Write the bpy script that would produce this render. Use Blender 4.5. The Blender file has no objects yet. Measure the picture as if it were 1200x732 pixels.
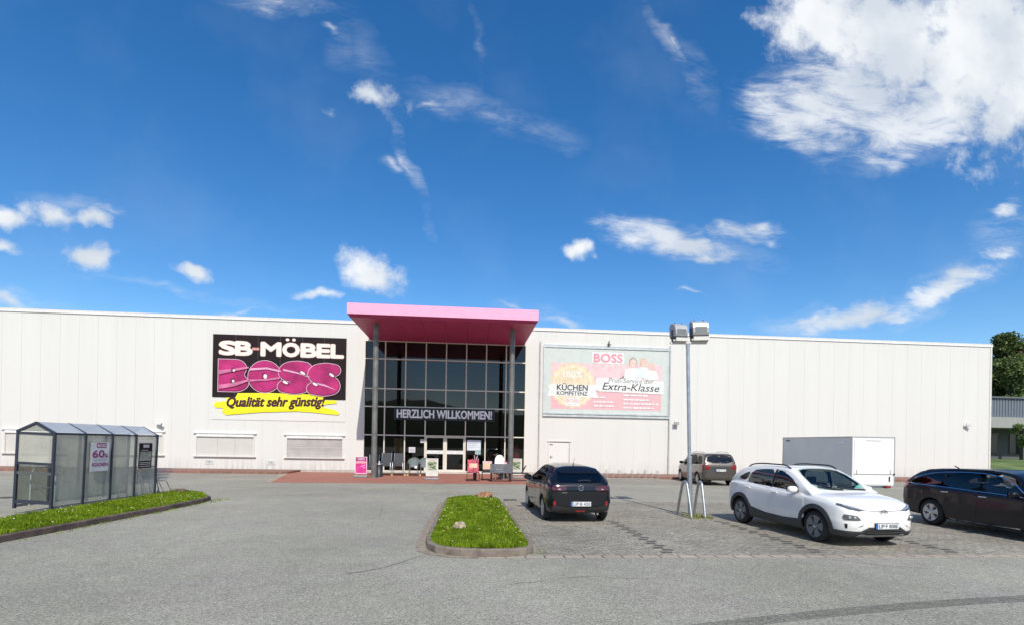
import bpy, bmesh, math, random
import numpy as np
from mathutils import Vector, Matrix, noise
from mathutils.bvhtree import BVHTree
from mathutils.geometry import tessellate_polygon
R = math.radians; PI = math.pi
random.seed(7); rng = np.random.default_rng(7)
S = bpy.context.scene; COL = S.collection

# ------------------------------------------------------------------ camera
cd = bpy.data.cameras.new('camera'); cam = bpy.data.objects.new('camera', cd); COL.objects.link(cam)
cd.sensor_width = 36; cd.lens = 36*605.6/1200; cd.shift_y = (519.2-366)/1200
cd.clip_start = .1; cd.clip_end = 3000
cam.matrix_world = Matrix.Translation((0, 0, 1.94)) @ Matrix.Rotation(-.0863, 4, 'Z') @ Matrix.Rotation(PI/2, 4, 'X') @ Matrix.Rotation(.0170, 4, 'Z')
S.camera = cam
S.view_settings.view_transform = 'Standard'; S.view_settings.look = 'None'
S.view_settings.exposure = 0.46; S.view_settings.gamma = 1
SUN_EL, SUN_AZ = R(46), R(6.5)      # azimuth: right of straight behind the camera
sdir = Vector((math.sin(SUN_AZ)*math.cos(SUN_EL), -math.cos(SUN_AZ)*math.cos(SUN_EL), math.sin(SUN_EL)))
sl = bpy.data.lights.new('sun', 'SUN'); sl.energy = 3.2; sl.angle = R(.53); sl.color = (1, .95, .86)
sun = bpy.data.objects.new('sun', sl); COL.objects.link(sun)
sun.rotation_euler = sdir.to_track_quat('Z', 'Y').to_euler()

# ------------------------------------------------------------------ world: sky and clouds
W = bpy.data.worlds.new('World'); S.world = W; W.use_nodes = True
nt = W.node_tree; nt.nodes.clear(); L = nt.links.new
def N(t, **k):
    n = nt.nodes.new(t)
    for a, b in k.items(): setattr(n, a, b)
    return n
def mth(op, a, b=None, c=None, clamp=False):
    n = N('ShaderNodeMath', operation=op); n.use_clamp = clamp
    for i, v in enumerate((a, b, c)):
        if v is None: continue
        if isinstance(v, (int, float)): n.inputs[i].default_value = v
        else: L(v, n.inputs[i])
    return n.outputs[0]
out = N('ShaderNodeOutputWorld'); bg = N('ShaderNodeBackground'); L(bg.outputs[0], out.inputs[0])
sky = N('ShaderNodeTexSky', sky_type='NISHITA'); sky.sun_disc = False
sky.sun_elevation = SUN_EL; sky.sun_rotation = math.atan2(sdir.x, sdir.y)
sky.air_density = 1.0; sky.dust_density = .25; sky.ozone_density = 2.2; sky.altitude = 200
bg.inputs[1].default_value = .115
hs = N('ShaderNodeHueSaturation'); hs.inputs['Hue'].default_value = .503; hs.inputs['Saturation'].default_value = 1.36; hs.inputs['Value'].default_value = 1.0
L(sky.outputs[0], hs.inputs['Color'])
tc = N('ShaderNodeTexCoord'); sx = N('ShaderNodeSeparateXYZ'); L(tc.outputs['Generated'], sx.inputs[0])
ay = mth('MAXIMUM', mth('ABSOLUTE', sx.outputs[1]), .02)
cb = N('ShaderNodeCombineXYZ'); L(mth('DIVIDE', sx.outputs[0], ay), cb.inputs[0]); L(mth('DIVIDE', sx.outputs[2], ay), cb.inputs[1])
P0 = cb.outputs[0]
def noise_n(scale, detail, rough, vec, dist=0):
    n = N('ShaderNodeTexNoise'); n.inputs['Scale'].default_value = scale; n.inputs['Detail'].default_value = detail
    n.inputs['Roughness'].default_value = rough; n.inputs['Distortion'].default_value = dist; L(vec, n.inputs['Vector']); return n
# warp so that outlines billow
wn = noise_n(7, 3, .6, P0)
ws = N('ShaderNodeVectorMath', operation='SUBTRACT'); L(wn.outputs['Color'], ws.inputs[0]); ws.inputs[1].default_value = (.5, .5, .5)
wm = N('ShaderNodeVectorMath', operation='SCALE'); L(ws.outputs[0], wm.inputs[0]); wm.inputs['Scale'].default_value = .10
wa = N('ShaderNodeVectorMath', operation='ADD'); L(P0, wa.inputs[0]); L(wm.outputs[0], wa.inputs[1]); PW = wa.outputs[0]
PUFF = [(.70,.87,.15,.10,-5,1.1),(.84,.87,.25,.17,-14,1.1),(1.08,.84,.34,.24,12,1.15),(-.193,.654,.055,.033,-22,.8),(-.195,.325,.080,.046,-8,1.05),(-.272,.277,.038,.013,2,.7),(-.71,.34,.055,.031,-19,1),
 (-.754,.407,.08,.026,-8,.75),(-.83,.388,.054,.031,3,.85),(-.689,.403,.044,.022,3,.8),(-.839,.334,.035,.018,3,.6),(-.511,.307,.045,.017,-13,.85),(.217,.397,.036,.022,13,.9)]
WISP = [(.70,.68,.22,.11,-6,1.15),(.95,.70,.33,.13,22,1.15),(.80,.74,.25,.12,5,1.1),(.894,.60,.087,.045,13,.7),(-.089,.641,.13,.03,-6,.42),(-.151,.537,.04,.018,-17,.5),(-.127,.532,.018,.08,24,.42),
 (-.36,.807,.15,.033,-5,.6),(-.274,.771,.035,.018,-16,.5),(-.271,.619,.031,.013,-6,.4),(.034,.633,.182,.042,-11,.3),(-.653,.42,.085,.018,-7,.5),(-.6,.289,.018,.009,-8,.4),
 (.40,.408,.19,.055,-9,1.25),(.556,.434,.12,.028,-2,.9),(.475,.369,.071,.024,-2,.8),(.79,.278,.25,.042,10,1.15),(.995,.345,.17,.042,24,1.1),(1.13,.432,.12,.029,12,.7),
 (1.125,.504,.064,.032,12,.9),(1.136,.658,.05,.022,4,.5),(-.816,.24,.093,.018,-1,.85),(-.411,.234,.108,.012,2,.6),(.166,.244,.085,.023,-8,.8),(.082,.267,.075,.013,-13,.45),
 (.438,.298,.06,.009,-1,.5),(.388,.812,.02,.11,28,.5),(.451,.732,.033,.084,33,.25),(-.077,.417,.012,.055,18,.3),(.002,.787,.010,.1,13,.2)]
def blobs(lst, vec):
    acc = None
    for (u, v, ru, rv, a, w) in lst:
        m = N('ShaderNodeMapping', vector_type='TEXTURE'); L(vec, m.inputs[0])
        m.inputs['Location'].default_value = (u, v, 0); m.inputs['Rotation'].default_value = (0, 0, R(a)); m.inputs['Scale'].default_value = (ru, rv, 1)
        ln = N('ShaderNodeVectorMath', operation='LENGTH'); L(m.outputs[0], ln.inputs[0])
        g = mth('MULTIPLY_ADD', ln.outputs['Value'], -w, w, False)          # w*(1-d)
        acc = g if acc is None else mth('MAXIMUM', acc, g)
    return acc
STRK = [(-.127,.545,.016,.11,24,.5),(-.20,.72,.05,.14,24,.18),(.385,.80,.02,.14,28,.5),(.44,.74,.04,.11,33,.3),(-.077,.417,.009,.06,18,.35),(.0,.78,.012,.12,13,.25),(.034,.633,.22,.045,-11,.45),(-.36,.81,.17,.035,-5,.5),(-.26,.75,.04,.06,20,.2),
 (.15,.25,.13,.03,-10,.6),(-.816,.24,.14,.022,-1,.6),(-.411,.234,.14,.014,2,.55),(.787,.278,.27,.05,10,.75),(1.0,.35,.18,.05,26,.6),(-.55,.275,.25,.012,-10,.3),(-.70,.42,.14,.03,-5,.45),(.45,.40,.22,.05,-8,.4),(1.13,.47,.12,.07,15,.5),(.90,.62,.2,.05,18,.5)]
n1 = noise_n(13, 8, .62, P0); n1b = noise_n(4.2, 4, .5, P0)
stretch = N('ShaderNodeMapping'); L(P0, stretch.inputs[0]); stretch.inputs['Rotation'].default_value = (0, 0, R(-18)); stretch.inputs['Scale'].default_value = (.6, 1.9, 1)
n2 = noise_n(13, 8, .68, stretch.outputs[0], .4)
def sst(v, a, b):
    n = N('ShaderNodeMapRange', interpolation_type='SMOOTHSTEP'); L(v, n.inputs[0]); n.inputs[1].default_value = a; n.inputs[2].default_value = b; return n.outputs[0]
bp = blobs(PUFF, PW); bw = blobs(WISP, PW)
dp = sst(mth('ADD', bp, mth('MULTIPLY_ADD', n1.outputs[0], 2.1, -1.02)), -.02, .80)
dw = sst(mth('MULTIPLY', mth('MULTIPLY_ADD', bw, 1.0, mth('MULTIPLY_ADD', n2.outputs[0], 2.4, -1.25)), mth('MULTIPLY', bw, 2.2, None, True)), -.02, 1.05)
bs = blobs(STRK, PW); n3s = noise_n(9, 7, .7, stretch.outputs[0], .3)
ds = mth('MULTIPLY', mth('MAXIMUM', bs, 0), mth('MULTIPLY', sst(n3s.outputs[0], .36, .72), 1.05), None, True)
den = mth('MAXIMUM', dp, mth('MULTIPLY', dw, .9), None, True)
den = mth('MAXIMUM', den, ds, None, True)
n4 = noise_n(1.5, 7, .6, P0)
back = mth('MULTIPLY', sst(n4.outputs[0], .40, .60), mth('MULTIPLY', sst(mth('MULTIPLY', sx.outputs[1], -1), .1, .4), .9))  # extra clouds behind the camera, added to brighten shaded sides with neutral light
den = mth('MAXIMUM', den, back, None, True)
veil = mth('MULTIPLY', sst(n1b.outputs[0], .45, .8), .07)
den = mth('MAXIMUM', den, veil)
ccol = N('ShaderNodeMix', data_type='RGBA'); L(sst(n1b.outputs[0], .38, .62), ccol.inputs[0])
ccol.inputs[6].default_value = (5.9, 6.1, 6.3, 1); ccol.inputs[7].default_value = (4.3, 4.7, 5.2, 1)
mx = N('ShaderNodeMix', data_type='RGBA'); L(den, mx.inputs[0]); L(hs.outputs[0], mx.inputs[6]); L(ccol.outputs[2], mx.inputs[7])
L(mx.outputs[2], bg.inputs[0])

# ------------------------------------------------------------------ materials
MATS = {}
def M(name, col, rough=.6, metal=0, var=.12, scale=4, bump=0, bscale=60, coat=0, spec=.5, emit=None, alpha=None, dirt=0):
    if name in MATS: return MATS[name]
    m = bpy.data.materials.new(name); m.use_nodes = True; t = m.node_tree; b = t.nodes['Principled BSDF']
    b.inputs['Roughness'].default_value = rough; b.inputs['Metallic'].default_value = metal
    b.inputs['Coat Weight'].default_value = coat; b.inputs['Coat Roughness'].default_value = .03; b.inputs['Specular IOR Level'].default_value = spec
    tcn = t.nodes.new('ShaderNodeTexCoord'); nz = t.nodes.new('ShaderNodeTexNoise'); nz.inputs['Scale'].default_value = scale; nz.inputs['Detail'].default_value = 5
    t.links.new(tcn.outputs['Object'], nz.inputs['Vector'])
    mr = t.nodes.new('ShaderNodeMapRange'); mr.inputs[1].default_value = .3; mr.inputs[2].default_value = .7; mr.inputs[3].default_value = 1-var; mr.inputs[4].default_value = 1+var
    t.links.new(nz.outputs[0], mr.inputs[0])
    mm = t.nodes.new('ShaderNodeVectorMath'); mm.operation = 'SCALE'; mm.inputs[0].default_value = col; t.links.new(mr.outputs[0], mm.inputs['Scale'])
    t.links.new(mm.outputs[0], b.inputs['Base Color'])
    if bump:
        n3 = t.nodes.new('ShaderNodeTexNoise'); n3.inputs['Scale'].default_value = bscale; t.links.new(tcn.outputs['Object'], n3.inputs['Vector'])
        bn = t.nodes.new('ShaderNodeBump'); bn.inputs['Strength'].default_value = bump; bn.inputs['Distance'].default_value = .01
        t.links.new(n3.outputs[0], bn.inputs['Height']); t.links.new(bn.outputs[0], b.inputs['Normal'])
    MATS[name] = m; return m
def nodes_of(m): t = m.node_tree; return t, t.nodes, t.links.new, t.nodes['Principled BSDF']

def asphalt_mat(name, dark, light, tint=(1, .985, .95), brown=0):
    m = bpy.data.materials.new(name); m.use_nodes = True; t, n, l, b = nodes_of(m)
    g = n.new('ShaderNodeNewGeometry')
    def nz(sc, det=2, rg=.5):
        x = n.new('ShaderNodeTexNoise'); x.inputs['Scale'].default_value = sc; x.inputs['Detail'].default_value = det; x.inputs['Roughness'].default_value = rg
        l(g.outputs['Position'], x.inputs['Vector']); return x.outputs[0]
    v = n.new('ShaderNodeTexVoronoi'); v.inputs['Scale'].default_value = 70; l(g.outputs['Position'], v.inputs['Vector'])
    sp = n.new('ShaderNodeSeparateColor'); l(v.outputs['Color'], sp.inputs[0])
    def mr(i, a, b_, c, d):
        x = n.new('ShaderNodeMapRange'); l(i, x.inputs[0])
        for k, q in enumerate((a, b_, c, d)): x.inputs[k+1].default_value = q
        return x.outputs[0]
    def ma(op, a, b_):
        x = n.new('ShaderNodeMath'); x.operation = op
        for k, q in enumerate((a, b_)):
            if isinstance(q, (int, float)): x.inputs[k].default_value = q
            else: l(q, x.inputs[k])
        return x.outputs[0]
    grain = mr(sp.outputs[0], 0, 1, dark, light)
    pebb = ma('MULTIPLY', ma('GREATER_THAN', sp.outputs[1], .95), .09)
    grain = ma('ADD', grain, pebb)
    patch = ma('MULTIPLY', mr(nz(.22, 6, .65), .3, .7, .80, 1.17), mr(nz(2.6, 5, .65), .3, .7, .92, 1.08))
    mid = mr(nz(22, 3), .3, .7, .88, 1.12)
    val = ma('MULTIPLY', ma('MULTIPLY', grain, patch), mid)
    cc = n.new('ShaderNodeMix'); cc.data_type = 'RGBA'; l(mr(nz(.5, 6, .65), .45, .65, 0, .8), cc.inputs[0])
    cc.inputs[6].default_value = (*tint, 1); cc.inputs[7].default_value = (1.04, .96, .84, 1)
    sc = n.new('ShaderNodeVectorMath'); sc.operation = 'SCALE'; l(cc.outputs[2], sc.inputs[0]); l(val, sc.inputs['Scale'])
    l(sc.outputs[0], b.inputs['Base Color']); b.inputs['Roughness'].default_value = .85
    bn = n.new('ShaderNodeBump'); bn.inputs['Strength'].default_value = .55; bn.inputs['Distance'].default_value = .008; l(v.outputs['Distance'], bn.inputs['Height']); l(bn.outputs[0], b.inputs['Normal'])
    return m
def brick_mat(name, c1, c2, mortar, bw, bh, ms=.008, light=None, rot=0, patch=1.0, rough=.85):
    m = bpy.data.materials.new(name); m.use_nodes = True; t, n, l, b = nodes_of(m)
    g = n.new('ShaderNodeNewGeometry'); mp = n.new('ShaderNodeMapping'); l(g.outputs['Position'], mp.inputs[0]); mp.inputs['Rotation'].default_value = (0, 0, rot)
    br = n.new('ShaderNodeTexBrick'); l(mp.outputs[0], br.inputs['Vector']); br.inputs['Scale'].default_value = 1
    br.inputs['Brick Width'].default_value = bw; br.inputs['Row Height'].default_value = bh; br.inputs['Mortar Size'].default_value = ms; br.inputs['Mortar Smooth'].default_value = .3
    br.inputs['Color1'].default_value = (*c1, 1); br.inputs['Color2'].default_value = (*c2, 1); br.inputs['Mortar'].default_value = (*mortar, 1)
    cur = br.outputs[0]
    def nz(sc, det=4, rg=.6):
        x = n.new('ShaderNodeTexNoise'); x.inputs['Scale'].default_value = sc; x.inputs['Detail'].default_value = det; x.inputs['Roughness'].default_value = rg; l(g.outputs['Position'], x.inputs['Vector']); return x.outputs[0]
    def mr(i, a, b_, c, d):
        x = n.new('ShaderNodeMapRange'); l(i, x.inputs[0])
        for k, q in enumerate((a, b_, c, d)): x.inputs[k+1].default_value = q
        return x.outputs[0]
    if light:
        f = n.new('ShaderNodeMath'); f.operation = 'MULTIPLY'; l(mr(nz(.7), .38, .66, .40, .9), f.inputs[0]); l(mr(nz(14, 5, .75), .46, .62, 0, .75), f.inputs[1])
        mx = n.new('ShaderNodeMix'); mx.data_type = 'RGBA'; l(f.outputs[0], mx.inputs[0]); l(cur, mx.inputs[6]); mx.inputs[7].default_value = (*light, 1); cur = mx.outputs[2]
    sc = n.new('ShaderNodeVectorMath'); sc.operation = 'SCALE'; l(cur, sc.inputs[0]); 
    pm = n.new('ShaderNodeMath'); pm.operation = 'MULTIPLY'; l(mr(nz(.35), .3, .7, 1-.10*patch, 1+.10*patch), pm.inputs[0]); l(mr(nz(45, 3), .25, .75, .8, 1.2), pm.inputs[1]); l(pm.outputs[0], sc.inputs['Scale'])
    l(sc.outputs[0], b.inputs['Base Color']); b.inputs['Roughness'].default_value = rough
    bn = n.new('ShaderNodeBump'); bn.inputs['Strength'].default_value = .6; bn.inputs['Distance'].default_value = .006; bn.invert = True; l(br.outputs['Fac'], bn.inputs['Height']); l(bn.outputs[0], b.inputs['Normal'])
    return m
ASPH = asphalt_mat('asphalt', .175, .415, (1, .96, .765))
ASPH2 = asphalt_mat('asphalt_worn', .18, .33, (1, .915, .76))
PAVE = brick_mat('parking_pavers', (.30, .272, .215), (.18, .162, .128), (.075, .068, .052), .205, .105, .009, (.58, .53, .43))
REDP = brick_mat('red_pavers', (.40, .165, .115), (.33, .13, .09), (.16, .09, .07), .205, .105, .006)
BORD = brick_mat('kerb_row', (.40, .34, .27), (.33, .28, .22), (.10, .085, .065), .34, 5, .018)
REDK = brick_mat('red_kerb_brick', (.30, .15, .11), (.22, .115, .085), (.12, .08, .065), .24, .12, .010)
KERB = M('kerb_concrete', (.20, .165, .135), .9, var=.35, scale=6, bump=.6, bscale=40)
KERBD = M('kerb_dark_concrete', (.12, .085, .07), .9, var=.4, scale=5, bump=.6, bscale=30)
CRACK = M('crack_fill', (.085, .08, .072), .95, var=.3)
SOIL = M('soil', (.09, .075, .045), .95, var=.3, scale=8)
GALV = M('galvanised_steel', (.46, .49, .51), .42, .75, var=.16, scale=9)
COLM = M('column_steel', (.18, .18, .17), .55, .35, var=.3, scale=3)
DKMET = M('dark_painted_metal', (.045, .052, .075), .4, .3, var=.1)
BLACK = M('black_plastic', (.02, .02, .022), .55, var=.1)
WHITE = M('white_paint', (.78, .78, .76), .45, var=.03)
ALU = M('aluminium', (.62, .63, .64), .35, .8, var=.06)
FRAMEW = M('pale_frame', (.66, .63, .58), .5, 0, var=.05)
RUBBER = M('rubber', (.018, .018, .018), .8, var=.2, scale=20)

def wall_mat():
    m = bpy.data.materials.new('white_wall_panel'); m.use_nodes = True; t, n, l, b = nodes_of(m)
    g = n.new('ShaderNodeNewGeometry'); sp = n.new('ShaderNodeSeparateXYZ'); l(g.outputs['Position'], sp.inputs[0])
    mp = n.new('ShaderNodeMapping'); l(g.outputs['Position'], mp.inputs[0]); mp.inputs['Scale'].default_value = (2.2, 2.2, .12)
    nz = n.new('ShaderNodeTexNoise'); nz.inputs['Scale'].default_value = 1; nz.inputs['Detail'].default_value = 6; l(mp.outputs[0], nz.inputs['Vector'])
    fl = n.new('ShaderNodeMath'); fl.operation = 'DIVIDE'; l(sp.outputs[0], fl.inputs[0]); fl.inputs[1].default_value = 1.05
    f2 = n.new('ShaderNodeMath'); f2.operation = 'FLOOR'; l(fl.outputs[0], f2.inputs[0])
    wn_ = n.new('ShaderNodeTexWhiteNoise'); wn_.noise_dimensions = '1D'; l(f2.outputs[0], wn_.inputs['W'])
    a = n.new('ShaderNodeMapRange'); l(nz.outputs[0], a.inputs[0]); a.inputs[1].default_value = .3; a.inputs[2].default_value = .7; a.inputs[3].default_value = .985; a.inputs[4].default_value = 1.01
    b2 = n.new('ShaderNodeMapRange'); l(wn_.outputs[0], b2.inputs[0]); b2.inputs[3].default_value = .988; b2.inputs[4].default_value = 1.005
    mu = n.new('ShaderNodeMath'); mu.operation = 'MULTIPLY'; l(a.outputs[0], mu.inputs[0]); l(b2.outputs[0], mu.inputs[1])
    sc = n.new('ShaderNodeVectorMath'); sc.operation = 'SCALE'; sc.inputs[0].default_value = (.675, .66, .622)
    mp2 = n.new('ShaderNodeMapping'); l(g.outputs['Position'], mp2.inputs[0]); mp2.inputs['Scale'].default_value = (5, 5, .35)
    nz2 = n.new('ShaderNodeTexNoise'); nz2.inputs['Scale'].default_value = 1; nz2.inputs['Detail'].default_value = 5; l(mp2.outputs[0], nz2.inputs['Vector'])
    zb_ = n.new('ShaderNodeMapRange'); l(sp.outputs[2], zb_.inputs[0]); zb_.inputs[1].default_value = .1; zb_.inputs[2].default_value = .9; zb_.inputs[3].default_value = .30; zb_.inputs[4].default_value = 0
    zt_ = n.new('ShaderNodeMapRange'); l(sp.outputs[2], zt_.inputs[0]); zt_.inputs[1].default_value = 7.6; zt_.inputs[2].default_value = 9.2; zt_.inputs[3].default_value = 0; zt_.inputs[4].default_value = .06
    zz_ = n.new('ShaderNodeMath'); zz_.operation = 'ADD'; l(zb_.outputs[0], zz_.inputs[0]); l(zt_.outputs[0], zz_.inputs[1])
    st_ = n.new('ShaderNodeMapRange'); l(nz2.outputs[0], st_.inputs[0]); st_.inputs[1].default_value = .42; st_.inputs[2].default_value = .72
    ds_ = n.new('ShaderNodeMath'); ds_.operation = 'MULTIPLY'; l(zz_.outputs[0], ds_.inputs[0]); l(st_.outputs[0], ds_.inputs[1])
    om_ = n.new('ShaderNodeMath'); om_.operation = 'SUBTRACT'; om_.inputs[0].default_value = 1; l(ds_.outputs[0], om_.inputs[1])
    m3_ = n.new('ShaderNodeMath'); m3_.operation = 'MULTIPLY'; l(mu.outputs[0], m3_.inputs[0]); l(om_.outputs[0], m3_.inputs[1]); l(m3_.outputs[0], sc.inputs['Scale']); l(sc.outputs[0], b.inputs['Base Color'])
    b.inputs['Roughness'].default_value = .5; b.inputs['Specular IOR Level'].default_value = .3
    return m
WALL = wall_mat()
def glass_mat(name, tint, gloss=.06):
    m = bpy.data.materials.new(name); m.use_nodes = True; t = m.node_tree; t.nodes.clear(); n = t.nodes; l = t.links.new
    o = n.new('ShaderNodeOutputMaterial'); mx = n.new('ShaderNodeMixShader'); tr = n.new('ShaderNodeBsdfTransparent'); gl = n.new('ShaderNodeBsdfGlossy')
    tr.inputs[0].default_value = (*tint, 1); gl.inputs['Roughness'].default_value = .015; gl.inputs[0].default_value = (1, 1, 1, 1)
    fr = n.new('ShaderNodeLayerWeight'); fr.inputs[0].default_value = .12
    ad = n.new('ShaderNodeMath'); ad.operation = 'MAXIMUM'; l(fr.outputs['Fresnel'], ad.inputs[0]); ad.inputs[1].default_value = gloss
    nz = n.new('ShaderNodeTexNoise'); nz.inputs['Scale'].default_value = .35; nz.inputs['Detail'].default_value = 1; bn = n.new('ShaderNodeBump'); bn.inputs['Strength'].default_value = .08; bn.inputs['Distance'].default_value = .05
    l(nz.outputs[0], bn.inputs['Height']); l(bn.outputs[0], gl.inputs['Normal'])
    l(ad.outputs[0], mx.inputs[0]); l(tr.outputs[0], mx.inputs[1]); l(gl.outputs[0], mx.inputs[2]); l(mx.outputs[0], o.inputs[0]); return m
GLASSD = glass_mat('tinted_facade_glass', (.07, .08, .09), .05)
GLASSL = glass_mat('entrance_glass', (.38, .39, .38), .05)
POLY = glass_mat('scratched_clear_sheet', (.84, .87, .85), .05)
def sheet_mat(name='cloudy_acrylic', lo=.22, hi=.46, col=(.64, .63, .57, 1)):
    m = bpy.data.materials.new(name); m.use_nodes = True; t = m.node_tree; t.nodes.clear(); n = t.nodes; l = t.links.new
    o = n.new('ShaderNodeOutputMaterial'); mx = n.new('ShaderNodeMixShader'); tr = n.new('ShaderNodeBsdfTransparent'); tr.inputs[0].default_value = (.90, .91, .88, 1)
    df = n.new('ShaderNodeBsdfPrincipled'); df.inputs['Base Color'].default_value = col; df.inputs['Roughness'].default_value = .2
    tcn = n.new('ShaderNodeTexCoord'); nz = n.new('ShaderNodeTexNoise'); nz.inputs['Scale'].default_value = 1.8; nz.inputs['Detail'].default_value = 5; l(tcn.outputs['Object'], nz.inputs['Vector'])
    mr = n.new('ShaderNodeMapRange'); l(nz.outputs[0], mr.inputs[0]); mr.inputs[1].default_value = .3; mr.inputs[2].default_value = .7; mr.inputs[3].default_value = lo; mr.inputs[4].default_value = hi
    l(mr.outputs[0], mx.inputs[0]); l(tr.outputs[0], mx.inputs[1]); l(df.outputs[0], mx.inputs[2]); l(mx.outputs[0], o.inputs[0]); return m
ACRY = sheet_mat('cloudy_acrylic', .30, .52); ROOFP = sheet_mat('milky_roof_sheet', .80, .93, (.46, .48, .50, 1))

# ------------------------------------------------------------------ object helpers
def tag(o, label=None, cat=None, group=None, kind=None):
    if label: o['label'] = label
    if cat: o['category'] = cat
    if group: o['group'] = group
    if kind: o['kind'] = kind
    return o
def thing(name, label, cat, loc=(0, 0, 0), rz=0, group=None):
    o = bpy.data.objects.new(name, None); o.empty_display_size = .2; COL.objects.link(o); o.location = loc; o.rotation_euler = (0, 0, rz)
    return tag(o, label, cat, group)
def addmesh(name, me, parent=None):
    o = bpy.data.objects.new(name, me); COL.objects.link(o)
    if parent: o.parent = parent
    return o
class B:
    def __init__(s): s.v = []; s.f = []; s.m = []; s.sm = []; s.mats = []
    def mi(s, m):
        if m not in s.mats: s.mats.append(m)
        return s.mats.index(m)
    def add(s, vs, fs, m, smooth=False, T=None):
        k = len(s.v); s.v += [tuple(T @ Vector(v)) if T else tuple(v) for v in vs]
        i = s.mi(m)
        for f in fs: s.f.append([a+k for a in f]); s.m.append(i); s.sm.append(smooth)
        return s
    def box(s, a, b, m, T=None, bev=0):
        x0, y0, z0 = a; x1, y1, z1 = b
        if bev:
            bm = bmesh.new(); bmesh.ops.create_cube(bm, size=1)
            for v in bm.verts: v.co = Vector(((x0+x1)/2+v.co.x*(x1-x0), (y0+y1)/2+v.co.y*(y1-y0), (z0+z1)/2+v.co.z*(z1-z0)))
            bmesh.ops.bevel(bm, geom=bm.edges[:], offset=bev, segments=2, affect='EDGES', profile=.5)
            vs = [v.co[:] for v in bm.verts]; fs = [[v.index for v in f.verts] for f in bm.faces]; bm.free()
            return s.add(vs, fs, m, False, T)
        return s.add([(x0,y0,z0),(x1,y0,z0),(x1,y1,z0),(x0,y1,z0),(x0,y0,z1),(x1,y0,z1),(x1,y1,z1),(x0,y1,z1)],
                     [(0,3,2,1),(4,5,6,7),(0,1,5,4),(1,2,6,5),(2,3,7,6),(3,0,4,7)], m, False, T)
    def prism(s, pts, z0, z1, m, T=None, top=None):
        n = len(pts); vs = [(x, y, z0) for x, y in pts]+[(x, y, z1) for x, y in pts]
        s.add(vs, [[i, (i+1) % n, (i+1) % n+n, i+n] for i in range(n)], m, False, T)
        tri = tessellate_polygon([[Vector((x, y, 0)) for x, y in pts]])
        ar = sum(pts[i][0]*pts[(i+1) % n][1]-pts[(i+1) % n][0]*pts[i][1] for i in range(n))
        def orient(t, up):
            a, b, c = [pts[i] for i in t]; cr = (b[0]-a[0])*(c[1]-a[1])-(b[1]-a[1])*(c[0]-a[0])
            return list(t) if (cr > 0) == up else list(t)[::-1]
        s.add(vs, [orient(t, False) for t in tri]+[[i+n for i in orient(t, True)] for t in tri], top or m, False, T); return s
    def cyl(s, p, q, r, m, n=12, r2=None, caps=True, smooth=True):
        p, q = Vector(p), Vector(q); d = (q-p).normalized(); r2 = r if r2 is None else r2
        a = d.orthogonal().normalized(); b = d.cross(a)
        vs = [p+(a*math.cos(2*PI*i/n)+b*math.sin(2*PI*i/n))*r for i in range(n)]+[q+(a*math.cos(2*PI*i/n)+b*math.sin(2*PI*i/n))*r2 for i in range(n)]
        s.add(vs, [[i, (i+1) % n, (i+1) % n+n, i+n] for i in range(n)], m, smooth)
        if caps: s.add(vs, [list(range(n))[::-1], list(range(n, 2*n))], m)
        return s
    def tube(s, pts, r, m, n=8, closed=False):
        pts = [Vector(p) for p in pts]; k = len(pts); vs = []; up = None
        for i, p in enumerate(pts):
            d = (pts[(i+1) % k]-pts[i-1]) if closed else (pts[min(i+1, k-1)]-pts[max(i-1, 0)])
            d.normalize()
            up = d.orthogonal().normalized() if up is None else (up-d*up.dot(d)).normalized()
            b = d.cross(up)
            vs += [p+(up*math.cos(2*PI*j/n)+b*math.sin(2*PI*j/n))*r for j in range(n)]
        kk = k if closed else k-1
        s.add(vs, [[i*n+j, i*n+(j+1) % n, ((i+1) % k)*n+(j+1) % n, ((i+1) % k)*n+j] for i in range(kk) for j in range(n)], m, True)
        if not closed: s.add(vs, [list(range(n))[::-1], [(k-1)*n+j for j in range(n)]], m)
        return s
    def lathe(s, prof, m, T=None, n=24, axis='Z'):
        vs = []
        for r, z in prof:
            for j in range(n):
                a = 2*PI*j/n; c = (r*math.cos(a), r*math.sin(a), z)
                vs.append(c if axis == 'Z' else (c[2], c[0], c[1]))
        k = len(prof)
        s.add(vs, [[i*n+j, i*n+(j+1) % n, (i+1)*n+(j+1) % n, (i+1)*n+j] for i in range(k-1) for j in range(n)], m, True, T); return s
    def mesh(s, name):
        me = bpy.data.meshes.new(name); me.from_pydata([tuple(v) for v in s.v], [], s.f)
        for m in s.mats: me.materials.append(m)
        me.polygons.foreach_set('material_index', s.m); me.polygons.foreach_set('use_smooth', s.sm); me.update(); return me
    def obj(s, name, parent=None): return addmesh(name, s.mesh(name), parent)
def struct(name, b): return tag(b.obj(name), kind='structure')
def copy_tree(o, parent=None):
    c = o.copy(); COL.objects.link(c)
    if parent: c.parent = parent
    for ch in list(o.children): copy_tree(ch, c)
    return c
def text_geo(txt, bold=0, shear=0, space=1.0):
    cu = bpy.data.curves.new('t', 'FONT'); cu.body = txt; cu.size = 1; cu.offset = bold; cu.shear = shear; cu.space_character = space; cu.resolution_u = 3
    cu.fill_mode = 'BOTH'; cu.dimensions = '2D'
    o = bpy.data.objects.new('t', cu); COL.objects.link(o); bpy.context.view_layer.update()
    me = bpy.data.meshes.new_from_object(o.evaluated_get(bpy.context.evaluated_depsgraph_get()))
    vs = [v.co.copy() for v in me.vertices]; fs = [list(p.vertices) for p in me.polygons]
    bpy.data.objects.remove(o); bpy.data.curves.remove(cu); bpy.data.meshes.remove(me)
    return vs, fs
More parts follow.
